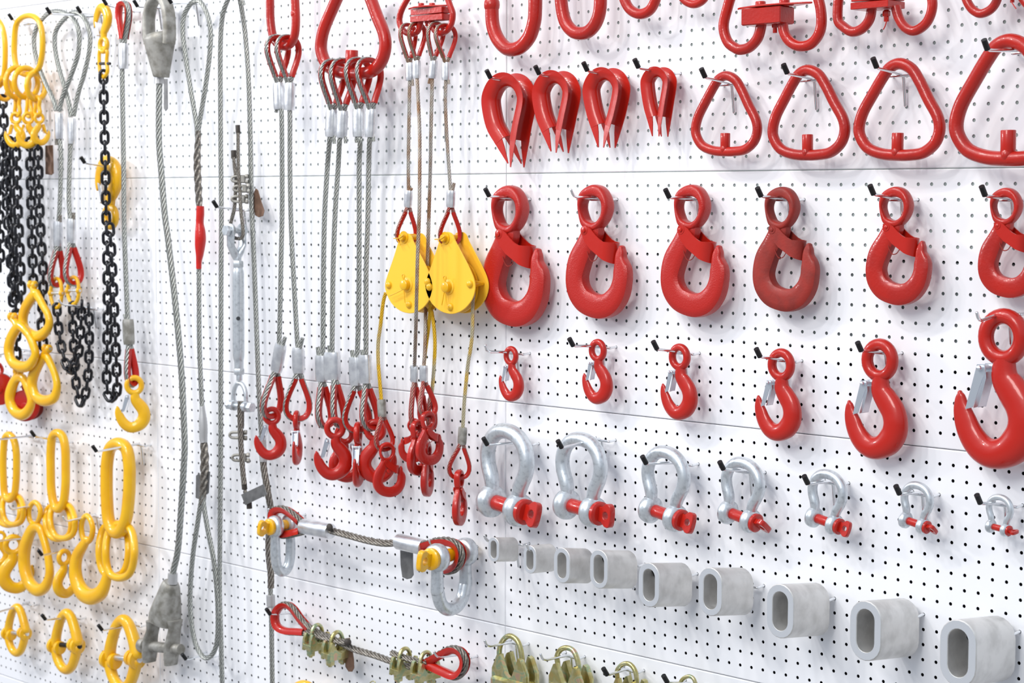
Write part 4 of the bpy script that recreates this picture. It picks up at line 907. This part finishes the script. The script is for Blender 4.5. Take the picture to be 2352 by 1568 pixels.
# ---- rope with two loops and red tape
t=thing('spliced_rope','grey rope with an eye at both ends and red tape round its splice','rope',W(455,0,.05),'long grey ropes with loops'); d=.05
rope_px(t,[(455,340),(453,310),(451,282),(439,212),(427.7,139),(420,76),(422.7,36.5),(437,10),(450,2),(462.5,6),(477.4,36.5),(484,76),(480.8,133),(471,205.6),(460,270),(455,310),(454,350)],5.8,d,'rope')
P=[(456,300,6.5),(454,340,8),(453,370,9),(455,420,9),(458,478,8)]
mb=MB(); q=cr([(*W(x,y,d+.001),r*mpp(x,y,d)) for x,y,r in P],20); mb.sweep([v[:3] for v in q],[v[3] for v in q],lobes=4,twist=-.10); part(t,'splice',mb,'rope_dark')
q=cr([(*W(x,y,d+.001),r*mpp(x,y,d)) for x,y,r in((460,473,9),(460,490,9.6),(459,512,9.3),(460,530,12),(460.5,548,13),(459.5,565,12),(458.5,585,9),(457,600,6.8),(456.6,617,6.3))],5)
mb=MB(); mb.sweep([v[:3] for v in q],[v[3] for v in q],n=20); part(t,'red_tape',mb,'tape')
rope_px(t,[(457,610),(457.3,687),(458,790),(462,894),(464.5,940)],5.6,d,'rope')
q=cr([(*W(x,y,d+.001),r*mpp(x,y,d)) for x,y,r in((464,933,6),(465,945,7),(466,965,9.5),(467,985,10),(467,1005,9.5),(468,1016,8.5))],5)
mb=MB(); mb.sweep([v[:3] for v in q],[v[3]*(1.02 if i%2 else .97) for i,v in enumerate(q)],n=18); part(t,'wire_wrapping',mb,'seize')
q=cr([(*W(x,y,d),r*mpp(x,y,d)) for x,y,r in((468,1014,8.5),(470,1050,10.5),(469,1100,10.5),(466,1140,8.5),(464,1158,7))],14)
mb=MB(); mb.sweep([v[:3] for v in q],[v[3] for v in q],lobes=4,twist=-.10); part(t,'splice',mb,'rope_dark')
rope_px(t,[(465,1130),(461,1156),(452,1212.5),(442.5,1280),(437,1355),(438,1411),(446,1467),(461,1501),(476,1510.6),(491,1497),(499,1467),(500.6,1411),(498,1355),(491,1287),(478,1220),(468.7,1165),(466,1130)],5.8,d,'rope')
for q,lab in(([(450,1092),(458,1086),(462,1140),(456,1146),(449,1143)],'dark thin tag on the left of the lower rope splice'),([(476,1081),(482,1083),(479,1132),(474,1136)],'dark thin tag on the right of the lower rope splice')):
    mb=MB(); mb.plate(flat(q,.047),0,.0012); tag(mb.obj('tag','tag',origin=W(*q[0],.047)),lab,'tag')
peg((427.5,1514),(498.7,1499),True,what='inside the bottom loop of the taped rope',rod=False); peg((394.5,8),(478,10),True,what='carrying the taped rope at the top')
# ---- rope with cast sockets
t=thing('socketed_rope','thick grey rope with a cast closed socket above and fork socket below','rope',W(367,90,.055)); d=.055
rope_px(t,[(366,180),(366,192),(365,265),(365.7,332),(371,398),(378,487),(386,549),(398,652),(408.6,756),(417,859),(422,963),(424,1018),(423,1055),(416,1167.5),(408.7,1261),(398,1312),(397,1330)],7.6,d,'rope')
s=mpp(366,90,d)
def loft(mb,rows,d,ex=2.6,n=26,depth=.85):
    q=cr([(*W(x,y,d),a*mpp(x,y,d),b*mpp(x,y,d)) for x,y,a,b in rows],4); mb.sweep([v[:3] for v in q],[v[3] for v in q],[v[4] for v in q],N=(0,1,0),ex=ex,n=n); return mb
mb=MB(); loft(mb,[(365,80,34,30),(366,88,37,35),(366.5,96,36,35),(367.5,120,31,30),(369.5,160,22,21.5),(370.5,174,19,18.5),(370.5,177,17.5,17)],d,ex=2.1)
q=cr([(*W(x,y,d),a*s) for x,y,a in((345,100,10),(342,80,9),(342,40,8.5),(349,8,9),(366,-8,10),(381,8,9.5),(388,40,9),(389,80,10),(387,100,11))],6); mb.sweep([v[:3] for v in q],[v[3] for v in q],16*s,N=(0,1,0),ex=3,n=22); part(t,'closed_socket',mb,'galv_dull')
mb=MB(); loft(mb,[(366,176,10,10),(366,192,10.5,10.5)],d); part(t,'seizing',mb,'seize')
mb=MB(); loft(mb,[(397,1316,11,11),(396,1340,11.5,11.5)],d,ex=2); part(t,'seizing',mb,'seize')
mb=MB(); loft(mb,[(393.5,1337,17,16),(391.5,1346,21,20.5),(386.5,1375,28,27),(382,1400,35,31),(378.5,1420,41,31),(377.5,1430,41,29)],d)
for P_ in([(353,1424),(351,1445),(345.5,1468),(344,1495),(343,1519)],[(402,1424),(401,1445),(397,1470),(394,1495),(392.5,1526)]):
    q=cr([(*W(x,y,d),a*mpp(x,y,d)) for (x,y),a in zip(P_,(9,7.5,8.5,9,7.5))],5); mb.sweep([v[:3] for v in q],[v[3] for v in q],[v[3]*2.2 for v in q],N=(0,1,0),ex=3,n=18)
part(t,'fork_socket',mb,'galv_dull')
mb=MB(); mb.cyl(W(328,1482,d),W(416,1491,d),12.5*s,24); mb.cyl(W(325,1481,d),W(336,1482.5,d),18*s,24); part(t,'socket_pin',mb,'galv_dull')
peg((316.6,16),(395,18),True,what='carrying the cast closed socket')
mb=MB(); q=flat([(376,181),(384,181),(385,250),(380,256),(376,250)],.06); mb.plate(q,0,.0015); tag(mb.obj('tag','tag',origin=q[0]),'narrow grey tag hanging under the cast closed socket','tag')
# ================================================================ LEFT PANEL
YC='yellow chain fittings on the left panel'
def chain_px(t,pts,d,pitch=20,wr=3.3,m='chain',phase=0,name='chain_link'):
    P=[W(p[0],p[1],p[2] if len(p)>2 else d) for p in pts]; q=[Vector(x) for x in cr([tuple(p) for p in P],10)]
    s=mpp(pts[0][0],pts[0][1],d); pit=pitch*s; r=wr*s; C_=resample(q,pit*.25); n=max(1,round((len(C_)-1)/4))
    hl=pit/2+r*.9; hw=r*2.1; st=[]
    for k in range(9): a=PI*k/8; st.append((hw*math.cos(a),(hl-hw)+hw*math.sin(a)))
    st+=[(-x,-y) for x,y in st]
    mb=MB(); mb.sweep([Vector((x,0,y)) for x,y in st],r,N=(0,1,0),closed=True,n=10)
    me=None
    for i in range(n):
        j=min(len(C_)-2,i*4+2); p=C_[j]; T=(C_[min(j+2,len(C_)-1)]-C_[max(j-2,0)]).normalized()
        a=cam_az(p); U=Vector((-math.sin(a),math.cos(a),0)); 
        if abs(T.dot(U))>.9: U=Vector((0,0,1))
        U=(U-T*U.dot(T)).normalized(); V=T.cross(U)
        if (i+phase)%2: U,V=V,-U
        if me is None:
            me=bpy.data.meshes.new(name); me.from_pydata([tuple(v) for v in mb.v],[],mb.f); me.materials.append(M[m]); me.polygons.foreach_set('use_smooth',[True]*len(me.polygons))
        o=bpy.data.objects.new(name,me); C.collection.objects.link(o); o.parent=t['e']
        o.matrix_local=Matrix(((U.x,V.x,T.x,p.x-t['_o'].x),(U.y,V.y,T.y,p.y-t['_o'].y),(U.z,V.z,T.z,p.z-t['_o'].z),(0,0,0,1)))
def loop_px(t,name,pts,r,d,m='yellow',closed=True,N=None,flat_=1,ex=2,label=None):
    """closed bar traced in the photograph, with one or many radii in pixels"""
    rr=r if isinstance(r,(list,tuple)) else [r]*len(pts)
    q=cr([(*W(x,y,p[0] if p else d),k*mpp(x,y,d)) for (x,y,*p),k in zip(pts,rr)],6,closed)
    mb=MB(); 
    if flat_==1 and N is None: mb.sweep([v[:3] for v in q],[v[3] for v in q],closed=closed,n=18,round_ends=not closed)
    else: mb.sweep([v[:3] for v in q],[v[3] for v in q],[v[3]*flat_ for v in q],N=N or (0,1,0),closed=closed,n=20,ex=ex,round_ends=not closed)
    return part(t,name,mb,m,None,label)
def oval(cx,cy,rx,ry,tilt=0,n=10):
    c,s=math.cos(tilt),math.sin(tilt)
    return [(cx+rx*math.cos(a)*c-ry*math.sin(a)*s,cy+rx*math.cos(a)*s+ry*math.sin(a)*c) for a in (2*PI*k/n for k in range(n))]
def ring_perp(t,name,px,py,h_px,r_px,d,m='yellow',w=.62,U=(0,1,0)):
    """ring square to the wall (it hangs on a bar that lies along the wall)"""
    s=mpp(px,py,d); c=W(px,py,d); U=Vector(U).normalized(); P=[c+U*(math.cos(a)*h_px*w*s)+Vector((0,0,math.sin(a)*h_px*s)) for a in (2*PI*k/16 for k in range(16))]
    mb=MB(); mb.tube([tuple(p) for p in P],r_px*s,closed=True,n=14,sm=2); return part(t,name,mb,m)
# ---- black chain sling on the yellow oblong link
t=thing('chain_sling','four-leg black chain sling on a yellow oblong link with yellow grab hooks','chain sling',W(68,90,.06),'black chain slings'); d=.06
loop_px(t,'master_link',[(69,36),(86,44),(95,64),(98,95),(96,130),(88,158),(66,171),(43,163),(34,135),(33,95),(37,58),(50,41)],6.8,d)
for x,y,h,w in((40,190,35,.85),(60,190,34,.9),(83,198,30,.8)): ring_perp(t,'coupling_ring',x,y,h,6.4,d,w=w)
for x,y0,y1 in((40,215,266),(67,212,268),(86,222,267)):
    loop_px(t,'connector',[(x,y0),(x+5,y0+8),(x+4,(y0+y1)/2),(x+6,y1-7),(x,y1),(x-6,y1-7),(x-4,(y0+y1)/2),(x-5,y0+8)],4.6,d)
def grab(t,top,bot,d,mir,ang):
    T,B_=W(*top,d),W(*bot,d)
    small_hook(t,'B',top,bot,d,ang,'yellow',mirror=mir,latch='yellow')
grab(t,(36,256),(26,341),.065,False,-15); grab(t,(64,256),(62,342),.075,False,5); grab(t,(90,258),(106,334),.062,True,15)
for pts,ph in(([(22,318),(23,380),(25,480),(29,560),(32,640),(37,720),(38,800),(39,850)],0),([(36,320),(38,380),(41,480),(45,560),(48,640),(50,700)],1),([(12,300),(14,380),(16,480),(22,560),(27,640),(30,700)],1),([(68,320),(69,360),(71,440),(73,520),(75,600),(77,655)],0),([(87,318),(88,380),(91,480),(95,560),(99,620),(99,680),(95,735),(99,775),(99,822)],1)):
    chain_px(t,pts,.062,phase=ph,pitch=22,wr=3.8)
def lock_hook(t,pts,rad,clev,d):
    loop_px(t,'hook_body',pts,rad,d,'yellow',flat_=.85,ex=2.3)
    if clev:
        x,y=clev; s=mpp(x,y,d); c=W(x,y,d)
        for sg in(-1,1): mb=MB(); mb.ball(c+Vector((.010*sg,0,0)),9*s,(.62,1,1.15)); part(t,'clevis_lug',mb,'yellow')
        mb=MB(); mb.cyl(c-Vector((.016,0,0)),c+Vector((.016,0,0)),3.2*s,14); part(t,'clevis_pin',mb,'galv')
        mb=MB(); mb.sweep([c+Vector((0,0,-.006)),W((x+pts[0][0])/2,(y+pts[0][1])/2,d),W(*pts[0],d)],[8*s,8.5*s,10*s],n=14); part(t,'neck',mb,'yellow')
    x,y=pts[1]; s=mpp(x,y,d); mb=MB(); mb.lathe(W(x+3,y-6,d)+Vector((0,-rad[1]*s*.80,0)),(0,1,0),[(0,.0022),(.002,.0022)],12); part(t,'rivet',mb,'heatshrink',label='small dark rivet')
lock_hook(t,[(80,676),(60.6,703),(52.6,732),(59,757.5),(83,772),(102,764),(113,745),(110,722),(98,700),(87,680)],[12,12.5,12,12,13,12,10,9,9,10],(75,654),.078)
lock_hook(t,[(41,751),(25.5,776.6),(20,805),(28.7,831),(49.4,842),(68.6,837),(81,815),(76.5,792.5),(64,767),(50,751)],[12,12.5,12.5,12,13,12,10,10,9,10],(29,727),.092)
lock_hook(t,[(36,872),(24,901),(24,926),(35,945.6),(51,952),(65,942),(72,920),(64,891),(52,868)],[11.5,13,12.5,12.5,13,12,10,10,10],(42,852),.072)
lock_hook(t,[(92.5,829),(76.5,862.6),(74,888),(83,910.5),(102,920),(123,913.7),(131,891),(128,866),(117,837),(105,818)],[12,13,12.5,12,13,12,10,9,9,10],(108,800),.07)
# ---- sling cut by the left frame edge
t=thing('chain_sling','black chain sling cut by the left edge, with a yellow link above','chain sling',W(3,120,.06),'black chain slings')
loop_px(t,'master_link',[(-8,46),(5,62),(11,92),(12,130),(10,165),(4,190),(-10,200),(-25,185),(-32,120),(-25,62)],6.5,.06)
ring_perp(t,'coupling_ring',10,205,24,5,.06,w=.8); ring_perp(t,'coupling_ring',0,203,24,5,.06,w=.8)
chain_px(t,[(5,222),(8,260),(9,330),(3,400),(-1,470),(0,560),(1,620)],.06,pitch=22,wr=3.8)
# ---- pegs of the top left row
peg((29,46),(90,50),True,what='carrying the yellow link of the four-leg chain sling',L=.12,rod=False)
peg((116,32),None,True,what='carrying the left of the two rope loops',L=.13,rod=False)
peg((186,30),(258,31),True,what='just left of the yellow hook at top left',L=.12,rod=True)
peg((245.5,12),(317,24),True,what='at the top of the yellow hook',L=.13,rod=False)
# ---- the two rope slings with loops above and black chain below
def loop_sling(label,left,right,f1,f2,mid,apex,far,xl,xr,con,d,chain):
    t=thing('rope_and_chain_sling',label,'sling',W(*f1[0],d),'looped rope slings with chain below')
    P=left+right
    rope_px(t,P,5.6,d,'rope')
    ferrule(t,*f1,21,d,'alu'); ferrule(t,*f2,22,d,'alu')
    rope_px(t,mid,5.4,d,'rope'); x,y=f1[1]; stub(t,x-5,y-2,x-5,y+14,4.6,d,'rope_dark'); x,y=f2[0]; stub(t,x+5,y+2,x+5,y-14,4.6,d,'rope_dark')
    eye(t,apex,far,xl,xr,d,'perp',6)
    x,y,h=con; loop_px(t,'connector',[(x,y-h),(x+9,y-h*.72),(x+12,y),(x+9,y+h*.7),(x,y+h),(x-9,y+h*.7),(x-14,y),(x-8,y-h*.72)],4.4,d)
    s=mpp(x,y,d); mb=MB(); mb.cyl(W(x-17,y,d),W(x+15,y,d),3.2*s,14); part(t,'connector_pin',mb,'galv')
    for sg in(-13,12): mb=MB(); mb.ball(W(x+sg,y,d),8*s,(.7,1,1)); part(t,'connector_boss',mb,'yellow')
    chain_px(t,chain,d,pitch=21.5,wr=3.6)
loop_sling('rope sling with a grey loop above and chain below, left of the pair',[(129,254),(122.8,229.6),(102,185),(84.5,137),(78,95.7),(84.5,64),(105,35)],[(127.5,25),(153,31),(174,51),(182,83),(178.6,127.5),(162.6,175),(143.5,223),(136,256)],((134.5,260),(135,319)),((133,508),(133,565)),[(137,316),(139,340),(140,382.6),(137,478),(134,512)],(134,564),(129,656),111,152,(130,673,34),.055,[(130,700),(132,725),(137,773),(146,818),(156,845),(168,848),(178,825),(183,790),(186,740),(188,698)])
loop_sling('rope sling with a grey loop above and chain below, right of the pair',[(163,268),(159.4,242),(148,197.7),(134,150),(126,105),(129,70),(150,41)],[(172,27),(191,38),(205.7,73),(205.7,111.6),(194.5,166),(180,213.6),(169,266)],((164.7,272),(165,330)),((164,502),(164,558)),[(163,328),(161,351),(158,446),(161,506)],(164,557),(170,652),148,195,(169,667,31),.047,[(167,697),(167,740),(169,790),(173,850),(176,890),(186,927),(196,905),(203,850),(205,790),(205,740),(203,700)])
peg((143,699),(236,702),False,what='with black chain draped over it',L=.12,rod=True)
mb=MB(); q=flat([(103.5,334),(121,333),(123,398),(118,402),(104,400)],.03); mb.plate(q,0,.0015); tag(mb.obj('tag','tag_brown',origin=q[0]),'brown rectangular tag hanging left of the two looped ropes','tag')
# ---- chain with a yellow hook on top
def hang_hook(t,ringbot,bowl,d,latch='alu'):
    T,B_=W(*ringbot,d),W(*bowl,d); f,sc=simil(b_src,[T,B_]); 
    def b(): eye_hook(t,f,sc,-d,m='yellow',latch=latch)
    mid=(T+B_)/2; spun(t,b,Vector((T.x,T.y,T.z)),None,True)
t=thing('chain_sling','single black chain hung by a yellow latch hook at the top','chain sling',W(240,60,.065),'black chain slings'); d=.065
hang_hook(t,(238,124),(238,6),d)
for x in(229,246): loop_px(t,'connector_half',[(238,110),(x,118),(x-1,140),(x+1,165),(238,178)],4.4,d,closed=False)
mb=MB(); mb.cyl(W(223,146,d),W(253,146,d),3.5*mpp(238,146,d),14); part(t,'connector_pin',mb,'heatshrink')
chain_px(t,[(237.6,165),(239,260),(242,380),(244,500),(246,575.7),(247,703),(246,800),(245,860),(248,905),(258,914),(268,900),(268,860),(264,750),(259,640),(254,545),(251,510)],d,pitch=23,wr=3.8)
t=thing('sling_hook','yellow latch hook behind the long black chain','hook',W(252,440,.04),YC)
hang_hook(t,(254,528),(256,356),.035)
peg((195,374.7),None,True,what='carrying the yellow hook behind the black chain',L=.09,rod=False)
# ---- rope with red thimble on top and yellow hook below
t=thing('hook_rope','grey rope with red thimble above and a yellow latch hook below','rope',W(284,60,.06)); d=.06
eye(t,(283,101),(284,6),268,302,d,-62,6.5)
ferrule(t,(283,100),(283,158),25,d); rope_px(t,[(281,155),(280.6,170),(282,255),(284,382.6),(284.8,500),(287,575.7),(291.8,703),(293.5,738)],5.8,d,'rope')
ferrule(t,(294,733),(296.5,791),27,d,'galv_dull'); stub(t,290,735,286,722,4.5,d)
eye(t,(297,790),(304,884),288,320,d,'perp',6.8)
small_hook(t,'B',(307.7,861),(306,993),d,0,'yellow')
# ---- dark red blocks half hidden at the far left
def red_block(label,cx,cy,r,d,tilt):
    s=mpp(cx,cy,d); c=W(cx,cy,d); t=thing('pulley_block',label,'pulley',c,'dark red pulley blocks at the far left')
    ax=Vector((math.cos(tilt),-math.sin(tilt),0)).normalized()
    for k in(-1,1): 
        mb=MB(); mb.lathe(c+ax*(.016*k-.002),ax,[(0,r*s*.95),(.001,r*s),(.004,r*s),(.005,r*s*.95)],32); part(t,'cheek',mb,'red_dull' if k<0 else 'red_smooth')
    mb=MB(); mb.lathe(c-ax*.012,ax,[(0,r*s*.92),(.006,r*s*.8),(.018,r*s*.8),(.024,r*s*.92)],32); part(t,'sheave',mb,'red_dull')
    mb=MB(); mb.cyl(c-ax*.022,c+ax*.022,.009,18); part(t,'axle',mb,'red_smooth')
    mb=MB(); s2=r*s; mb.tube([tuple(c+Vector((0,0,s2*.7))),tuple(c+Vector((0,-.01,s2*1.2))),tuple(c+Vector((0,0,s2*1.6))),tuple(c+Vector((0,.01,s2*1.2))),tuple(c+Vector((0,0,s2*.7)))],.005,n=12); part(t,'becket',mb,'red_smooth')
red_block('dark red pulley block seen through the lowest yellow locking hook',62,930,36,.035,.9)
red_block('dark red pulley block at the left picture edge under the chains',-2,893,36,.035,.5)
peg((-2,815),None,False,what='over the dark red block at the left edge',L=.07,rod=True)
# ---- yellow oblong link assemblies
def link_set(label,main,r,subs,d,r2):
    t=thing('link_assembly',label,'link',W(*main[0],d),'yellow oblong link assemblies')
    loop_px(t,'master_link',main,r,d)
    for k,(cx,cy,rx,ry,tl,dx) in enumerate(subs):
        P=[]
        for a in range(12):
            th=2*PI*a/12; ex=.75; c_,s_=math.cos(th),math.sin(th)
            X=math.copysign(abs(c_)**ex,c_)*rx; Y=math.copysign(abs(s_)**.9,s_)*ry
            P.append((cx+X*math.cos(tl)-Y*math.sin(tl),cy+X*math.sin(tl)+Y*math.cos(tl),d+dx+.022*(-Y/ry if Y<0 else -Y/ry*.0)*(-1 if k else -1)))
        loop_px(t,'sub_link',P,r2,d)
    return t
d=.055
link_set('yellow oblong link with two rings, at the left picture edge',[(19.4,998),(31,1008),(37,1035),(38,1070),(37,1105),(33,1135),(22,1147),(11,1135),(8,1100),(7,1065),(8,1035),(11,1008)],8.3,[(20,1172,26,34,0,-.010),(30,1170,24,34,-.1,.010)],d,6.5)
link_set('yellow oblong link with two rings, in the middle of its row',[(132,994),(144,1003),(150,1030),(151,1075),(150.5,1115),(146,1152),(136,1168),(125,1160),(118,1125),(116.5,1080),(116.4,1037.6),(120,1004)],10,[(134,1198,29,40,-.12,-.010),(144,1196,28,40,-.12,.010)],d,7)
link_set('biggest yellow oblong link with two heavy rings, right of its row',[(271.5,1018),(290,1030),(297,1065),(297.5,1105),(296,1140),(290,1190),(275,1221),(259,1217),(249,1190),(245.5,1140),(245,1105),(246,1065),(253,1030)],14.5,[(262,1262,34,61,.02,-.012),(276,1265,33,62,.02,.014)],d,9)
peg((80,1002),(168.7,1008.5),True,what='carrying the middle yellow oblong link'); peg((222,1037),None,True,what='carrying the biggest yellow oblong link',L=.13)
peg((-12,1010),None,True,what='reaching in from the left edge through the yellow link',L=.12,rod=False)
# ---- yellow hooks
t=thing('sling_hook','yellow latch hook with blue-grey latch, leftmost of the hook row','hook',W(31,1230,.05),YC); small_hook(t,'B',(31,1226),(36,1364),.05,5,'yellow',mirror=True)
t=thing('sling_hook','tiny yellow latch hook squeezed between two bigger yellow hooks','hook',W(147,1262,.05),YC); small_hook(t,'B',(147.4,1259.5),(145.5,1373),.055,35,'yellow',mirror=True)
t=thing('sling_hook','heaviest yellow hook without latch, under the biggest oblong link','hook',W(200,1185,.05),YC)
d=.05
loop_px(t,'eye',[(200,1184),(209,1196),(213,1216),(208,1238),(198,1244),(190,1232),(187,1210),(191,1192)],6.5,d)
q=[(200,1240,9),(190,1254,12),(178,1275,14),(173,1305,15.5),(177,1335,17),(190,1360,19),(210,1370,19),(230,1362,17),(241,1342,14),(246,1318,11),(247,1300,7)]
loop_px(t,'hook_body',[(x,y) for x,y,r in q],[r for x,y,r in q],d,closed=False,flat_=.85,ex=2.3)
t=thing('locking_hook','yellow self-locking egg-shaped hook between the oblong links','hook',W(80,1160,.05),YC)
loop_px(t,'eye',[(80,1153),(90,1162),(93,1178),(88,1196),(79,1203),(69,1194),(66,1176),(71,1160)],6,.05)
lock_hook(t,[(73.7,1216),(58,1255),(56,1297.5),(66,1335),(85,1354),(103,1348),(114,1320),(111,1282),(101,1239),(90,1212)],[13,15,15,15,15,13,11,10,10,11],None,.05)
t=thing('sling_hook','yellow fitting cut off by the left picture edge','hook',W(3,1240,.05),YC); small_hook(t,'B',(0,1218),(2,1300),.05,0,'yellow')
peg((27,1169.5),None,False,what='carrying the egg-shaped yellow hook',L=.1); peg((153,1197),None,False,what='carrying the heaviest yellow hook',L=.1); peg((97,1275),None,True,what='carrying the tiny yellow hook',L=.11,rod=False); peg((-14,1243),None,False,what='carrying the leftmost yellow latch hook',L=.12,rod=False)
# ---- hammerlock connecting links
def hammer(label,top,bot,d,pinm,bend,hole=None,L=.11,what=''):
    src=[W(152,1399,d),W(154.5,1546,d)]; f,sc=simil(src,[W(*top,d),W(*bot,d)])
    t=thing('connecting_link',label,'link',f(W(150,1480,d)),'yellow two-part connecting links')
    s=mpp(152,1450,d)*sc
    for nm,P,r in(('upper_half',[(127.5,1478),(131,1452),(140,1421),(152,1407.5),(162.6,1417),(172,1444),(178.5,1472)],[12,11.5,11,11,11.5,12,13]),('lower_half',[(127,1490),(134,1517),(144,1533),(154.5,1538),(164.5,1530),(172,1510),(177,1488)],[12,11,11,11,11,11.5,12])):
        q=cr([(*f(W(x,y,d)),k*s) for (x,y),k in zip(P,r)],6); mb=MB(); mb.sweep([v[:3] for v in q],[v[3] for v in q],n=18,round_ends=True)
        part(t,nm,mb,'yellow')
    for k,(x,y) in enumerate(((125,1482),(137,1487),(168,1480),(178,1483))):
        c=f(W(x,y,d)); mb=MB(); r=(19 if k in(0,3) else 15.5)*s; w=5.6*s; mb.lathe(c-Vector((w,0,0)),(1,0,0),[(0,r*.8),(w*.25,r),(w*1.75,r),(w*2,r*.8)],24); part(t,'boss',mb,'yellow')
    a,b=f(W(119,1478,d)),f(W(180,1483,d)); b=Vector((b.x+.0085*sc,b.y,b.z)); mb=MB(); mb.cyl(a,b,5.6*s,20); part(t,'load_pin',mb,pinm,label='round pin end')
    peg(bend,hole,True,what=what,L=L,rod=False)
hammer('smallest yellow connecting link with bright pin, leftmost of the three',(38,1386.6),(40,1506),.05,'alu',(-10,1407),None,.12,'carrying the smallest yellow connecting link')
hammer('middle yellow connecting link with black pin end',(152,1399),(154.5,1546),.05,'black',(105,1423),None,.1,'carrying the middle yellow connecting link')
hammer('largest yellow connecting link with bright pin, beside the fork socket',(282,1413),(285,1589),.055,'alu',(235,1447),None,.11,'carrying the largest yellow connecting link')
# ---- tops of two things cut by the bottom edge
t=thing('shackle','yellow shackle top just showing at the bottom edge','shackle',W(697,1585,.05)); loop_px(t,'bow',[(660,1680),(662,1620),(675,1582),(697,1570),(718,1582),(731,1620),(733,1680)],9,.05,closed=False)
t=thing('wire_loop','thin gold wire loop just showing at the bottom edge','wire',W(856,1570,.04)); loop_px(t,'wire',[(846,1590),(849,1570),(856,1564),(862,1568),(862,1590)],1.4,.04,'chromate',closed=False)
